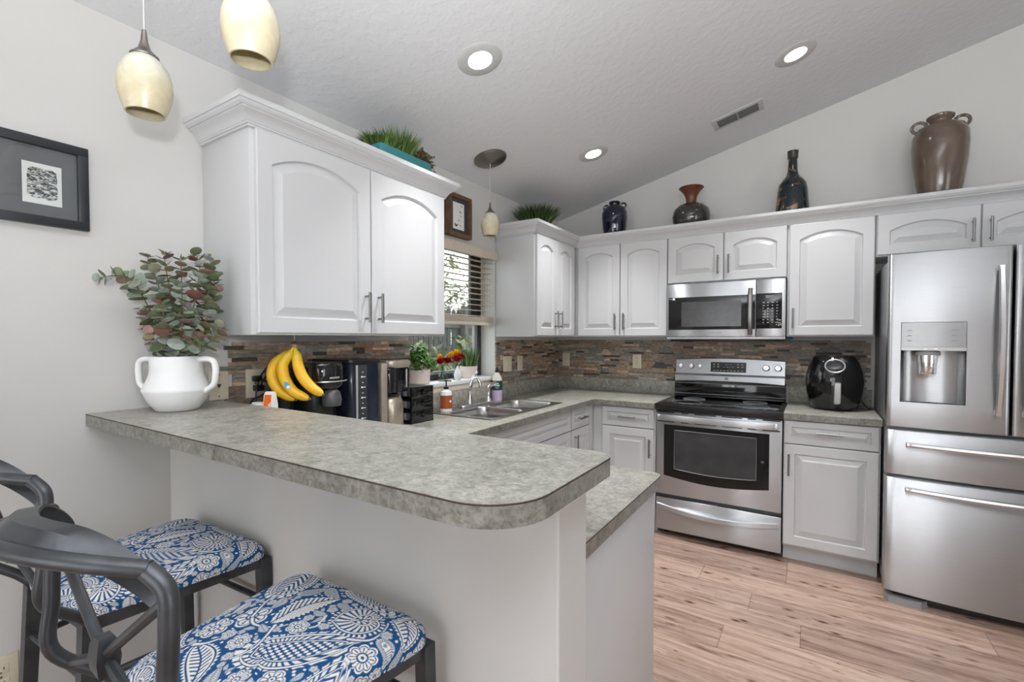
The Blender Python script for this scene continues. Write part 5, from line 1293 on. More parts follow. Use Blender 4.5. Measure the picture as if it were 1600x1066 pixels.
for k in range(38):
    a = r.uniform(0, 2 * PI); L_ = r.uniform(0.05, 0.15); y_ = abs(math.sin(a)) * r.uniform(0.3, 1)
    pts = bez([(-1.72, 1.785, ZT + 0.113), (-1.72 + 0.03 * math.cos(a), 1.795 + y_ * L_ * 0.5, ZT + 0.113 + L_ * r.uniform(0.2, 0.7)), (-1.72 + 0.06 * math.cos(a), 1.795 + y_ * L_ * 1.25, ZT + 0.10 + L_ * r.uniform(-0.1, 0.6))], 6)
    sm2.tube(pts, 0.0013, 5)
    for q in pts[3:]:
        for _ in range(3):
            round_leaf(m, Vector(q), Vector((r.uniform(-1, 1), r.uniform(-1, 1), r.uniform(-.5, 1))), Vector((0.2, 0.3, 1)), 0.0055 * r.uniform(0.6, 1.2))
build('sprig_stems', sm2, 'stembrown', pl); build('sprig_leaves', m, 'brownleaf', pl, smooth=0, recalc=False)
pg = thing('potted_grass', 'pot of dark green grass on top of the corner wall cabinet', 'plant', (-1.76, 3.12, ZT))
m = MB(); m.lathe([(0, 0), (0.06, 0), (0.075, 0.07), (0.07, 0.07), (0.06, 0.05), (0, 0.05)], (-1.76, 3.12, ZT), 28); build('pot', m, 'soil', pg)
m = MB(); r = random.Random(31); blades(m, -1.76, 3.10, ZT + 0.055, 1700, 0.085, 0.165, 0.62, r, w_=0.0034); build('grass_tuft', m, 'darkgrass', pg, smooth=0, recalc=False)

# ------------------------------------------------------------------ window sill
r = random.Random(41)
ZS = 1.0855
t = thing('potted_plant', 'leafy green plant in a pale pink pot at the left end of the sill', 'plant', (-2.03, 2.125, ZS))
m = MB(); m.lathe([(0, 0), (0.062, 0), (0.070, 0.006), (0.074, 0.085), (0.070, 0.085), (0.066, 0.07), (0, 0.07)], (-2.03, 2.125, ZS), 36); build('pot', m, 'pinkpot', t)
m = MB(); sm3 = MB()
for k in range(70):
    a = r.uniform(0, 2 * PI); e = r.uniform(0.15, 1.0); L_ = r.uniform(0.08, 0.15)
    q = Vector((-2.03 + 0.55 * L_ * math.cos(a) * e, 2.125 + L_ * math.sin(a) * e * 0.95, ZS + 0.075 + L_ * (1.15 - e * 0.9)))
    q.x = max(q.x, -2.085)
    sm3.tube(bez([(-2.03 + r.uniform(-.02, .02), 2.125 + r.uniform(-.02, .02), ZS + 0.07), tuple(q - Vector((0, 0, 0.03))), tuple(q)], 4), 0.0012, 5)
    for _ in range(6): round_leaf(m, q + Vector((r.gauss(0, .012), r.gauss(0, .014), r.gauss(0, .012))), Vector((r.uniform(-.5, 1), r.uniform(-1, 1), r.uniform(-.4, .8))), Vector((0.5, r.uniform(-.5, .5), 1)), 0.012 * r.uniform(0.6, 1.3))
build('stems', sm3, 'stem', t); build('leaves', m, 'leafgreen', t, smooth=0, recalc=False)
t = thing('potted_chives', 'upright chive blades in a pale pink pot at the right end of the sill', 'plant', (-2.03, 2.625, ZS))
m = MB(); m.lathe([(0, 0), (0.052, 0), (0.058, 0.006), (0.062, 0.082), (0.058, 0.082), (0.055, 0.07), (0, 0.07)], (-2.03, 2.625, ZS), 36); build('pot', m, 'pinkpot', t)
m = MB(); blades(m, -2.03, 2.625, ZS + 0.068, 170, 0.052, 0.155, 0.12, r, w_=0.0042); build('blades', m, 'chive', t, smooth=0, recalc=False)
def bloom(m, c, R_, r, n=26):
    for k in range(n):
        ph = math.acos(1 - 1.5 * (k + 0.5) / n); a = 2.4 * k
        d = Vector((math.sin(ph) * math.cos(a) + 0.35, math.sin(ph) * math.sin(a), math.cos(ph)))
        round_leaf(m, Vector(c), d, Vector((0, 0.3, 1)), R_ * r.uniform(0.42, 0.56), 0.3)
for vx, vy, lab, blo in ((-2.0, 2.315, 'clear glass bud vase with crimson flowers next to the leafy pot', (((-2.0, 2.290, 1.212), 'redpetal', 0.032), ((-1.985, 2.345, 1.214), 'redpetal', 0.035), ((-2.02, 2.315, 1.236), 'yellowpetal', 0.026))),
                          (-2.0, 2.455, 'clear glass bud vase with crimson and yellow flowers next to the chives', (((-1.985, 2.440, 1.222), 'redpetal', 0.037), ((-1.99, 2.485, 1.232), 'redpetal', 0.033), ((-2.02, 2.425, 1.246), 'yellowpetal', 0.032), ((-2.015, 2.475, 1.258), 'yellowpetal', 0.034)))):
    m = MB(); m.lathe([(0, 0), (0.026, 0), (0.032, 0.015), (0.030, 0.035), (0.014, 0.065), (0.012, 0.085), (0.016, 0.095), (0.014, 0.095), (0.0105, 0.085), (0.012, 0.065), (0.027, 0.035), (0.029, 0.016), (0.023, 0.004), (0, 0.004)], (vx, vy, ZS), 24)
    tag(build('bud_vase', m, 'vaseglass'), lab, 'vase')
    f = thing('flower_bunch', lab.replace('clear glass bud vase with ', '').replace('flowers', 'flowers standing in the glass vase'), 'flowers', (vx, vy, ZS + 0.01))
    for c_, mt, R_ in blo:
        m = MB(); bloom(m, c_, R_, r); build('bloom', m, mt, f, smooth=60, recalc=False)
        m = MB(); m.tube(bez([(vx + (vx - c_[0]) * 0.4, vy + (vy - c_[1]) * 0.35, ZS + 0.012), (vx, vy, ZS + 0.085), tuple(Vector(c_) - Vector((0, 0, 0.004)))], 6), 0.0022, 6); build('stem', m, 'stem', f)
    m = MB()
    for k in range(5): round_leaf(m, Vector((vx, vy, ZS + 0.10 + 0.01 * k)), Vector((r.uniform(-.5, 1), r.uniform(-1, 1), 0.6)), Vector((0, 0, 1)), 0.014)
    build('leaves', m, 'leafgreen', f, smooth=0, recalc=False)
m = MB(); m.lathe([(0, 0), (0.014, 0), (0.022, 0.016), (0.024, 0.034), (0.018, 0.060), (0.006, 0.088), (0.004, 0.094), (0, 0.094)], (-1.966, 2.425, ZS), 24)  # small white teardrop solid
tag(build('white_teardrop', m, 'ceramic'), 'tiny white teardrop shape on the sill in front of the glass vases', 'vase')

# ------------------------------------------------------------------ pictures
p = thing('framed_print', 'black framed abstract block print with grey mat on the left wall', 'picture', (XL, 0.40, 1.70))
y0, y1, z0, z1 = 0.234, 0.560, 1.700, 1.958
m = MB(); fw = 0.026
m.box(XL + 0.001, XL + 0.024, y0, y1, z0, z0 + fw, 0.001); m.box(XL + 0.001, XL + 0.024, y0, y1, z1 - fw, z1, 0.001); m.box(XL + 0.001, XL + 0.024, y0, y0 + fw, z0 + fw, z1 - fw, 0.001); m.box(XL + 0.001, XL + 0.024, y1 - fw, y1, z0 + fw, z1 - fw, 0.001)
build('frame', m, 'frameblack', p)
build('mat', MB().box(XL + 0.002, XL + 0.010, y0 + fw, y1 - fw, z0 + fw, z1 - fw), 'greymat', p)
pa = build('paper', MB().box(XL + 0.0098, XL + 0.0112, 0.411, 0.498, 1.762, 1.882), 'paper', p)
m = MB(); rr_ = random.Random(3); P = []
for k in range(60):
    a = 2 * PI * k / 60; ca_, sa_ = math.cos(a), math.sin(a); q = 1 / max(abs(ca_), abs(sa_)); q = min(q, 1.25) * rr_.uniform(0.95, 1.02)
    P.append((0.4545 + 0.0335 * ca_ * q, 1.823 + 0.046 * sa_ * q))
m.loft([[(XL + 0.0111, y, z) for y, z in P], [(XL + 0.0118, y, z) for y, z in P]]); build('print', m, 'print', pa)
build('glazing', MB().box(XL + 0.013, XL + 0.0145, y0 + fw, y1 - fw, z0 + fw, z1 - fw), 'pictureglass', p)
p = thing('framed_picture', 'small brown wooden shadow box picture on the wall above the window blind', 'picture', (XL, 2.43, 2.01))
y0, y1, z0, z1, fw = 2.300, 2.530, 2.012, 2.280, 0.024
m = MB(); D_ = 0.045
m.box(XL + 0.001, XL + D_, y0, y1, z0, z0 + fw, 0.001); m.box(XL + 0.001, XL + D_, y0, y1, z1 - fw, z1, 0.001); m.box(XL + 0.001, XL + D_, y0, y0 + fw, z0 + fw, z1 - fw, 0.001); m.box(XL + 0.001, XL + D_, y1 - fw, y1, z0 + fw, z1 - fw, 0.001)
build('frame', m, 'walnut', p)
build('mat', MB().box(XL + 0.002, XL + 0.022, y0 + fw, y1 - fw, z0 + fw, z1 - fw), plain('charcoal_mat', (0.06, 0.062, 0.066), 0.7), p)
pa = build('paper', MB().box(XL + 0.0215, XL + 0.0235, 2.360, 2.472, 2.062, 2.232), 'paper', p)
m = MB()
FP = lambda y, z: (XL + 0.0238, y, z)
m.tube([FP(2.372 + 0.001 * k, 2.100 - 0.016 * math.sin(PI * k / 40) ) for k in range(0, 41, 4)], [0.0015, 0.003, 0.005, 0.006, 0.0065, 0.006, 0.005, 0.004, 0.003, 0.002, 0.001], 6, flat=0.4)
for (a, b_, w_) in ((2.445, 2.215, 0.004), (2.430, 2.175, 0.005), (2.440, 2.15, 0.003), (2.415, 2.12, 0.004), (2.43, 2.09, 0.003)): m.tube([FP(a - w_ * 2, b_), FP(a, b_ + w_), FP(a + w_ * 2, b_ - w_)], w_ * 0.5, 6)
build('ink_drawing', m, 'black', pa)

# ------------------------------------------------------------------ pendants and ceiling fittings
def pendant(label, x, y, zb):
    zt = zc(x)
    t = thing('pendant_light', label, 'pendant lamp', (x, y, zb), 0, 'amber glass pendants')
    n = Vector((-0.248, 0, 1)).normalized()
    ang = math.atan(0.248)
    m = MB(); m.lathe([(0, 0), (0.104, 0), (0.104, -0.006), (0.098, -0.013), (0.055, -0.022), (0.020, -0.032), (0, -0.034)], (0, 0, 0), 40)
    m.bm.transform(Matrix.Translation((x, y, zt - 0.0005)) @ Euler((0, -ang, 0)).to_matrix().to_4x4()); build('canopy', m, 'pewter', t)
    m = MB(); m.tube([(x, y, zt - 0.028), (x, y, zb + 0.205)], 0.0028, 8); build('cord', m, 'mattesilver', t)
    m = MB(); m.lathe([(0.0, 0.208), (0.005, 0.208), (0.006, 0.200), (0.008, 0.180), (0.014, 0.160), (0.026, 0.148), (0.031, 0.143), (0.031, 0.139), (0.022, 0.139), (0, 0.15)], (x, y, zb), 28); build('socket_cap', m, 'pewter', t)
    pr = [(0.0425, 0.0), (0.0505, 0.022), (0.0565, 0.046), (0.0585, 0.066), (0.0565, 0.090), (0.050, 0.112), (0.040, 0.128), (0.028, 0.140), (0.022, 0.145)]
    inn_ = [(q - 0.0035, z) for q, z in reversed(pr)]
    m = MB(); rings = pr + inn_; L = [[(q * math.cos(2 * PI * k / 40), q * math.sin(2 * PI * k / 40), z) for k in range(40)] for q, z in rings]; L.append(L[0])
    m.loft(L, False, False); o = build('glass_shade', m, 'shade', t, local=True, smooth=60)
    m = MB(); m.lathe([(0, 0.055), (0.014, 0.060), (0.020, 0.075), (0.018, 0.092), (0.011, 0.108), (0.011, 0.14), (0, 0.14)], (x, y, zb), 18); build('bulb', m, 'whiteplastic', t)
    return t
pendant('amber glass pendant lamp nearest the black framed print over the bar', -1.431, 0.526, 1.926)
pendant('amber glass pendant lamp cut by the top of the picture over the bar', -1.048, 0.583, 1.968)
pendant('amber glass pendant lamp hanging over the sink with bronze ceiling plate', -1.716, 2.441, 1.999)
ang = math.atan(0.248)
def can(label, x, y):
    z = zc(x); T = Matrix.Translation((x, y, z)) @ Euler((0, -ang, 0)).to_matrix().to_4x4()
    t = thing('recessed_light', label, 'ceiling light', (x, y, z), 0, 'recessed ceiling lights')
    m = MB(); m.lathe([(0.051, -0.002), (0.055, -0.006), (0.092, -0.005), (0.100, -0.001), (0.100, 0.004), (0.051, 0.004)], (0, 0, 0), 48); m.bm.transform(T); build('trim_ring', m, 'ventframe', t)
    m = MB(); m.lathe([(0, -0.003), (0.051, -0.003), (0.051, 0.003), (0, 0.003)], (0, 0, 0), 40); m.bm.transform(T); build('lens', m, 'lamp', t)
    d = bpy.data.lights.new('recessed_light_beam', 'SPOT'); d.energy = 80; d.spot_size = math.radians(94); d.spot_blend = 1.0; d.shadow_soft_size = 0.055; d.color = (0.97, 0.98, 1.0)
    o = bpy.data.objects.new('recessed_light_beam', d); COL.objects.link(o); o.location = (x + 0.004, y, z - 0.012); o.rotation_euler = (0, 0, 0)
can('recessed ceiling light nearest the bar pendants', -1.263, 1.719)
can('recessed ceiling light above the refrigerator, right of the air vent', -0.106, 2.982)
can('recessed ceiling light above the corner cabinets, left of the air vent', -1.261, 2.988)
cx_, cy_ = -0.437, 3.384; z = zc(cx_); T = Matrix.Translation((cx_, cy_, z)) @ Euler((0, -ang, 0)).to_matrix().to_4x4()
t = thing('ceiling_vent', 'grey slatted air vent in the sloped ceiling above the stove', 'air vent', (cx_, cy_, z))
hw_, hh = 0.150, 0.079
m = MB(); L = [[(sx * (hw_ - i), sy * (hh - i), zz) for sx, sy in ((-1, -1), (1, -1), (1, 1), (-1, 1))] for i, zz in ((0, 0.001), (0, -0.003), (0.006, -0.007), (0.028, -0.007), (0.030, 0.001))]
m.loft(L, False, False); m.bm.transform(T); build('frame', m, 'ventframe', t)
m = MB(); m.box(-hw_ + 0.028, hw_ - 0.028, -hh + 0.028, hh - 0.028, -0.0012, 0.0012); m.bm.transform(T); build('backing', m, 'ventdark', t)
for k in range(5):
    m = MB(); y = -hh + 0.036 + k * 0.0225; m.loft([[(x, y, -0.001), (x, y + 0.004, -0.001), (x, y + 0.006, -0.0075), (x, y + 0.004, -0.0075)] for x in (-hw_ + 0.029, hw_ - 0.029)]); m.bm.transform(T); build('slat', m, 'darkgrey', t)
m = MB(); m.box(-0.006, 0.006, -hh + 0.029, hh - 0.029, -0.009, -0.001); m.bm.transform(T); build('centre_bar', m, 'midgrey', t)

# ------------------------------------------------------------------ paisley cloth
class Cloth:
    """paints white motifs on a blue ground over a regular grid (1 = white)"""
    def __init__(s, nx, ny, w, h):
        s.X, s.Y = np.meshgrid((np.arange(nx) + 0.5) / nx * w, (np.arange(ny) + 0.5) / ny * h, indexing='ij')
        s.A = np.zeros((nx, ny), np.float32); s.used = np.zeros((nx, ny), bool); s.w, s.h = w, h
    def loc(s, cx, cy, rot, ext):
        i0 = np.searchsorted(s.X[:, 0], cx - ext); i1 = np.searchsorted(s.X[:, 0], cx + ext)
        j0 = np.searchsorted(s.Y[0], cy - ext); j1 = np.searchsorted(s.Y[0], cy + ext)
        sl = (slice(i0, i1), slice(j0, j1)); x, y = s.X[sl] - cx, s.Y[sl] - cy
        c, q = math.cos(rot), math.sin(rot)
        return sl, x * c + y * q, -x * q + y * c
    def put(s, sl, mask, val, claim=True):
        s.A[sl] = np.where(mask, val, s.A[sl])
        if claim: s.used[sl] |= mask
    def paisley(s, cx, cy, L, rot, curl=0.5, hand=1, style=0):
        sl, u, v = s.loc(cx, cy, rot, L * 1.0)
        if u.size == 0: return
        t = (u + 0.42 * L) / L                      # 0 at the round end, 1 at the tip
        v = v * hand - curl * L * np.clip(t - 0.25, 0, 2) ** 2 * 0.9
        tc = np.clip(t, 0, 1); hw = 0.30 * L * np.sqrt(np.clip(tc, 0, 1)) * (1 - tc) ** 0.62 * 1.75
        rr = np.abs(v) / np.maximum(hw, 1e-5); inside = (t > 0) & (t < 1)
        # radial shell coordinates around the outline
        ed = hw - np.abs(v)                          # distance to the edge, roughly
        ed = np.where(inside, np.minimum(ed, t * L * 0.9), -1)
        ph = np.arctan2(v, (t - 0.35) * L)
        out = np.where(inside, -ed, np.hypot(np.minimum(t, 0) * L, np.abs(v)))
        hwo = 0.30 * L * np.sqrt(np.clip((t + 0.06) / 1.06, 0, 1)) * np.clip(1 - (t + 0.06) / 1.12, 0, 1) ** 0.62 * 1.75 + 0.035 * L
        zone = (np.abs(v) < hwo + 0.02 * L) & (t > -0.09) & (t < 1.04)
        sc = 0.5 + 0.5 * np.cos(ph * 26)
        fringe = zone & (np.abs(v) < hwo - 0.014 * L * sc)
        s.put(sl, zone & (np.abs(v) < hwo + 0.012 * L), 0.0); s.put(sl, fringe & (sc > 0.22), 1.0)
        s.put(sl, inside & (ed > -0.012 * L), 0.0)
        b = ed / L
        s.put(sl, inside & (b > 0.0) & (b < 0.022), 1.0)
        s.put(sl, inside & (b > 0.034) & (b < 0.085) & (np.cos(ph * 30) > -0.25), 1.0)
        s.put(sl, inside & (b > 0.100) & (b < 0.112), 1.0)
        inn = inside & (b > 0.122)
        if style == 0: s.put(sl, inn & (np.cos((t * 60 + np.abs(v) / L * 95)) > 0.0), 1.0)
        elif style == 1:
            s.put(sl, inn, 1.0); fl = np.hypot((t - 0.28) * L, v); fp = np.arctan2(v, (t - 0.28) * L)
            s.put(sl, inn & (fl < 0.055 * L * (1.1 + 0.45 * np.cos(6 * fp))), 0.0); s.put(sl, inn & (fl < 0.016 * L), 1.0); s.put(sl, inn & (t > 0.45) & (np.cos(t * 75) > 0.4), 0.0)
        else:
            s.put(sl, inn & (np.cos(u / L * 85) * np.cos(v / L * 85) > 0.08), 1.0)
    def leaf(s, cx, cy, L, rot, wd=0.36, style=0):
        sl, u, v = s.loc(cx, cy, rot, L * 0.75)
        if u.size == 0: return
        t = u / L + 0.5; ins = (t > 0) & (t < 1); v = v - 0.10 * L * np.sin(np.clip(t, 0, 1) * PI * 1.0)
        hw = wd * L * 0.5 * np.sin(np.clip(t, 0, 1) ** 0.8 * PI) ** 0.9 + 1e-6
        q = np.abs(v) / hw; z = ins & (np.abs(v) < hw + 0.035 * L)
        s.put(sl, z, 0.0); sc = 0.10 * np.cos(t * 95)
        s.put(sl, ins & (q < 1.0 + sc), 1.0)
        d = hw - np.abs(v)
        if style == 0:
            s.put(sl, ins & (d > 0.028 * L) & (v > 0) & (np.cos((t * 78 - v / L * 70)) > 0.25), 0.0)
            s.put(sl, ins & (d > 0.028 * L) & (v < 0) & (np.cos(u / L * 130) * np.cos(v / L * 130) > 0.45), 0.0)
        else:
            s.put(sl, ins & (d > 0.025 * L) & (d < 0.05 * L), 0.0); s.put(sl, ins & (d > 0.075 * L) & (np.cos(t * 85 + np.abs(v) / L * 60) > 0.35), 0.0)
        s.put(sl, ins & (np.abs(v) < 0.012 * L), 0.0)
    def flower(s, cx, cy, R, n=6, rot=0.0):
        sl, u, v = s.loc(cx, cy, rot, R * 1.4); 
        if u.size == 0: return
        r = np.hypot(u, v) / R; a = np.arctan2(v, u); pe = 0.74 + 0.26 * np.abs(np.cos(n * a / 2)) ** 0.7
        s.put(sl, r < pe + 0.14, 0.0); s.put(sl, r < pe, 1.0)
        s.put(sl, (r < pe - 0.12) & (r > pe - 0.20), 0.0)
        s.put(sl, (r < pe - 0.28) & (r > 0.34) & (np.cos(n * 2 * a) > 0.55), 0.0)
        s.put(sl, (np.abs(np.sin(n * a / 2 + PI / 2)) < 0.10) & (r > 0.3) & (r < pe), 0.0)
        s.put(sl, (r < 0.34) & (r > 0.24), 0.0); s.put(sl, r < 0.10, 0.0)
    def shell(s, cx, cy, R, rot=0.0, hand=1):
        sl, u, v = s.loc(cx, cy, rot, R * 1.25)
        if u.size == 0: return
        v = v * hand; r = np.hypot(u, v) / R; a = np.arctan2(v, u)
        s.put(sl, r < 1.12, 0.0); s.put(sl, (r > 0.98) & (r < 1.13) & (np.cos(a * 34) > 0.1), 1.0)
        s.put(sl, (r > 0.86) & (r < 0.93), 1.0)
        of = np.hypot(u - 0.22 * R, v - 0.05 * R) / R; oa = np.arctan2(v - 0.05 * R, u - 0.22 * R)
        s.put(sl, (r < 0.82) & (of > 0.44) & (np.cos(oa * 22 + of * 5) > -0.25), 1.0)
        s.put(sl, (of < 0.42) & (of > 0.35), 1.0); s.put(sl, (of < 0.31) & (np.cos(oa * 7) > -0.2) & (of > 0.08), 1.0)
    def vine(s, pts, wd, curlR=0.0):
        P = np.array(bez([(x, y, 0) for x, y in pts], 14))[:, :2]
        for k, (x, y) in enumerate(P):
            w = wd * (1.0 - 0.55 * k / len(P)); sl, u, v = s.loc(x, y, 0, w * 3)
            if u.size: s.put(sl, np.hypot(u, v) < w * 1.9, 0.0, False)
        for k, (x, y) in enumerate(P):
            w = wd * (1.0 - 0.55 * k / len(P)); sl, u, v = s.loc(x, y, 0, w * 3)
            if u.size: s.put(sl, np.hypot(u, v) < w, 1.0)
    def free(s, cx, cy, R):
        i0 = max(0, int((cx - R) / s.w * s.A.shape[0])); i1 = int((cx + R) / s.w * s.A.shape[0]); j0 = max(0, int((cy - R) / s.h * s.A.shape[1])); j1 = int((cy + R) / s.h * s.A.shape[1])
        b = s.used[i0:i1 + 1, j0:j1 + 1]; return b.size > 0 and b.mean() < 0.20
def paisley_cloth(nx, ny, w, h, seed):
    c = Cloth(nx, ny, w, h); r = random.Random(seed)
    big = [('p', .10, .40, .20, 1.9, .45, 1, 0), ('l', .245, .325, .155, 1.35, .42, 0), ('p', .345, .215, .200, .55, .55, 1, 2), ('s', .365, .365, .052, .4), ('f', .165, .245, .040, 5), ('f', .125, .185, .036, 6),
           ('p', .075, .095, .17, 2.6, .5, -1, 2), ('l', .215, .105, .150, -.45, .40, 1), ('s', .43, .075, .050, 2.0), ('f', .455, .30, .032, 8), ('l', .455, .435, .13, 2.1, .42, 1), ('p', .30, .455, .15, .1, .5, -1, 2),
           ('l', .03, .28, .13, 1.2, .45, 1), ('p', .475, .19, .14, 1.5, .5, 1, 0), ('s', .175, .47, .042, 1.0), ('p', .33, .06, .15, 3.3, .5, 1, 0), ('f', .045, .20, .026, 7), ('l', .39, .475, .10, .9, .4, 0), ('s', .13, .03, .045, .3)]
    for b in big:
        if b[0] == 'p': c.paisley(*b[1:])
        elif b[0] == 'l': c.leaf(*b[1:])
        elif b[0] == 'f': c.flower(*b[1:])
        else: c.shell(*b[1:])
    for pts in ([(.165, .245), (.20, .23), (.25, .245), (.27, .275)], [(.165, .245), (.13, .30), (.135, .33)], [(.245, .25), (.28, .19), (.27, .15)], [(.30, .33), (.32, .30), (.30, .27), (.285, .285)], [(.40, .31), (.43, .34), (.42, .40)],
                [(.14, .13), (.17, .15), (.19, .19), (.17, .2)], [(.06, .33), (.03, .36), (.03, .42)]):
        c.vine(pts, 0.0034)
    for R, tries in ((0.024, 900), (0.017, 1500), (0.012, 2200), (0.008, 3500), (0.0055, 5000)):
        for _ in range(tries):
            x, y = r.uniform(0, w), r.uniform(0, h)
            if not c.free(x, y, R): continue
            k = r.random()
            if R < 0.007: sl, u, v = c.loc(x, y, 0, R * 2); c.put(sl, np.hypot(u, v * r.uniform(0.7, 1.4)) < R * 0.55, 1.0)
            elif R < 0.0125:
                if k < 0.5: c.flower(x, y, R * 0.95, r.choice([5, 6]), r.uniform(0, 6))
                else: c.leaf(x, y, R * 2.3, r.uniform(0, 6.3), 0.42, 1)
            elif k < 0.35: c.flower(x, y, R, r.choice([5, 6, 8]), r.uniform(0, 6))
            elif k < 0.7: c.leaf(x, y, R * 2.3, r.uniform(0, 6.3), 0.45, r.choice([0, 1]))
            else: c.paisley(x, y, R * 2.3, r.uniform(0, 6.3), 0.5, r.choice([-1, 1]), r.choice([0, 1, 2]))
    return c.A

def seat_mesh(seed):
    """puffed trapezoid cushion; x across, y towards the bar; pattern stored per vertex"""
    nx, ny = 470, 460
    W, H = 0.51, 0.50
    A = paisley_cloth(nx * 2, ny * 2, W, H, seed).reshape(nx, 2, ny, 2).mean((1, 3))
    i = np.arange(nx); j = np.arange(ny)
    U, V = np.meshgrid(-1 + 2 * i / (nx - 1), -1 + 2 * j / (ny - 1), indexing='ij')
    # square -> superellipse-ish rounded outline with a rolled-under edge
    k = 9.0; n = (np.abs(U) ** k + np.abs(V) ** k) ** (1 / k); mx = np.maximum(np.abs(U), np.abs(V)); f = np.where(n > 1e-6, mx / np.maximum(n, 1e-6), 1)
    U2, V2 = U * f, V * f
    q = np.clip(mx, 0, 1)                              # 0 centre .. 1 outer edge
    e = np.where(q < 0.80, q / 0.80 * 0.93, 0.93 + 0.07 * np.sin(np.clip((q - 0.80) / 0.12, 0, 1) * PI / 2)) / np.maximum(q, 1e-6)
    e = np.where(q < 1e-4, 0.93 / 0.8, e)
    a, b = U2 * e, V2 * e
    halfw = 0.200 + 0.032 * b                          # wider at the front
    x = a * halfw; y = b * 0.208
    z = 0.052 * (1 - 0.30 * (np.clip(q / 0.8, 0, 1)) ** 2.6) + 0.006 * np.cos(a * 1.3) * np.cos(b * 1.3)
    drop = np.clip((q - 0.74) / 0.26, 0, 1); z = z - 0.040 * drop ** 1.7
    z = np.where(q > 0.97, np.minimum(z, 0.002), z)
    co = np.stack([x, y, z], -1).reshape(-1, 3).astype(np.float32)
    idx = np.arange(nx * ny).reshape(nx, ny)
    F = np.stack([idx[:-1, :-1], idx[1:, :-1], idx[1:, 1:], idx[:-1, 1:]], -1).reshape(-1, 4).astype(np.int32)
    me = bpy.data.meshes.new('cushion')
    me.vertices.add(len(co)); me.vertices.foreach_set('co', co.ravel())
    me.loops.add(F.size); me.loops.foreach_set('vertex_index', F.ravel()); me.polygons.add(len(F))
    me.polygons.foreach_set('loop_start', np.arange(0, F.size, 4, dtype=np.int32))
    me.update(calc_edges=True); me.validate()
    at = me.attributes.new('paisley', 'FLOAT', 'POINT'); at.data.foreach_set('value', A.ravel().astype(np.float32))
    me.materials.append(M['fabric']); me.shade_smooth()
    return me

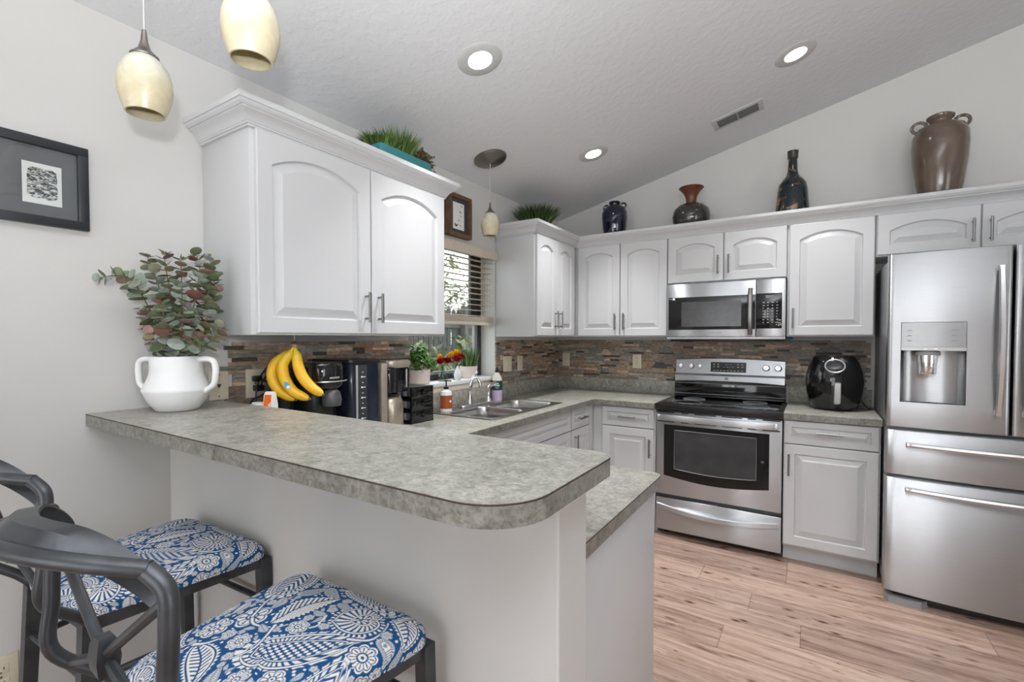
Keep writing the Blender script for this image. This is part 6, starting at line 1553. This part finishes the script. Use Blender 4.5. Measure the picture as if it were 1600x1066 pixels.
# ------------------------------------------------------------------ bar stools (origin on the floor under the seat centre; +y faces the bar)
def make_stool(label, loc, rz):
    t = thing('bar_stool', label, 'bar stool', loc, rz, 'bar stools')
    ZF = 0.733
    FW, BW, HF, HB = 0.212, 0.165, 0.190, -0.190      # half widths front/back, y front/back
    o = bpy.data.objects.new('seat_cushion', seat_mesh(11)); COL.objects.link(o); o.parent = t; o.location = (0, 0, ZF + 0.0005)
    def L_(name, m): return build(name, m, 'iron', t, local=True)
    m = MB(); c4 = [(-BW, HB), (BW, HB), (FW, HF), (-FW, HF)]
    for k in range(4):
        a, b = c4[k], c4[(k + 1) % 4]; m.bar((*a, ZF - 0.014), (*b, ZF - 0.014), 0.016, 0.028)
    L_('seat_frame', m)
    tops = c4; foot = [(-BW - 0.018, HB - 0.035), (BW + 0.018, HB - 0.035), (FW + 0.012, HF + 0.014), (-FW - 0.012, HF + 0.014)]
    for (a, b), (c, d) in zip(tops, foot):
        m = MB(); m.bar((a, b, ZF - 0.004), (c, d, 0.0), 0.030, 0.030, up=(0, 1, 0), w1=0.85); L_('leg', m)
    def at(k, z):
        f = (ZF - z) / ZF; return (tops[k][0] + (foot[k][0] - tops[k][0]) * f, tops[k][1] + (foot[k][1] - tops[k][1]) * f, z)
    for (a, b, z) in ((0, 1, 0.600), (1, 2, 0.590), (2, 3, 0.605), (3, 0, 0.590), (0, 1, 0.30), (1, 2, 0.28), (2, 3, 0.24), (3, 0, 0.28)):
        m = MB(); m.tube([at(a, z), at(b, z)], 0.0085, 10); L_('stretcher', m)
    # back: two uprights that sweep forward into the seat frame, curved crest and lower strap, crossed rods with a knot
    yb = -0.265
    hwk = 0.220
    for s in (-1, 1):
        P = bez([(s * BW, HB + 0.010, ZF - 0.018), (s * (BW + 0.022), HB - 0.020, ZF + 0.020), (s * (hwk - 0.008), yb - 0.012, ZF + 0.090), (s * (hwk - 0.002), yb - 0.010, ZF + 0.175), (s * hwk, yb - 0.006, ZF + 0.275), (s * (hwk - 0.006), yb - 0.006, ZF + 0.316), (s * (hwk - 0.034), yb - 0.016, ZF + 0.338)], 8)
        m = MB(); m.tube(P, 0.0112, 14, flat=1.1); L_('upright', m)
    def crest(f):      # f in -1..1
        return Vector((hwk * 0.86 * f, yb - 0.120 + 0.106 * abs(f) ** 1.7, ZF + 0.366 - 0.027 * abs(f) ** 1.6))
    m = MB(); m.tube([tuple(crest(-1 + 2 * k / 40)) for k in range(41)], 0.0112, 14); L_('crest_tube', m)
    # sheet that leaves the crest tube and folds down behind it to the uprights
    rings = []
    for k in range(49):
        f = -1.13 + 2.26 * k / 48; g = min(1, abs(f)); c_ = crest(max(-1, min(1, f)))
        e = min(1, max(0, (abs(f) - 0.35) / 0.78)); e = e * e * (3 - 2 * e)
        x = hwk * 0.86 * f
        top = Vector((x, c_.y + 0.050, ZF + 0.386 - 0.030 * g ** 2)).lerp(Vector((x, yb + 0.004, ZF + 0.292)), e)
        low = Vector((x, c_.y + 0.004, c_.z + 0.008)).lerp(Vector((x, yb - 0.002, ZF + 0.262)), e)
        mid = (top + low) / 2 + Vector((0, -0.004, 0.008)) * (1 - e)
        rings.append([tuple(top), tuple(mid), tuple(low), tuple(low + Vector((0, 0.003, -0.003))), tuple(mid + Vector((0, 0.003, -0.003))), tuple(top + Vector((0, 0.002, -0.004)))])
    m = MB(); m.loft(rings); L_('crest_plate', m)
    ZK = ZF + 0.155; kn = Vector((0.0, yb - 0.004, ZK))
    for s in (-1, 1):
        for zt in (0.298, 0.052):
            e = Vector((s * (hwk - 0.012), yb - 0.006, ZF + zt)) if zt > 0.2 else Vector((s * (hwk - 0.016), yb + 0.010, ZF + 0.062)); m = MB(); m.tube([tuple(kn), tuple(kn.lerp(e, 0.5)), tuple(e)], 0.0078, 10); L_('cross_rod', m)
    m = MB(); m.loft([[(kn.x + rx * a, kn.y + ry * b, kn.z + z) for a, b in ((-1, -1), (1, -1), (1, 1), (-1, 1))] for z, rx, ry in ((-0.030, 0.010, 0.009), (-0.020, 0.016, 0.013), (0.0, 0.018, 0.015), (0.020, 0.016, 0.013), (0.030, 0.010, 0.009))]); L_('knot', m)
    return t
st0 = make_stool('blue paisley bar stool nearer the camera, in front of the rounded end of the bar', (-0.885, 0.530, 0), 0.0)
dup(st0, (-1.535, 0.555, 0), 0.05, 'blue paisley bar stool by the left wall, beneath the white vase end of the bar', 'bar stools')
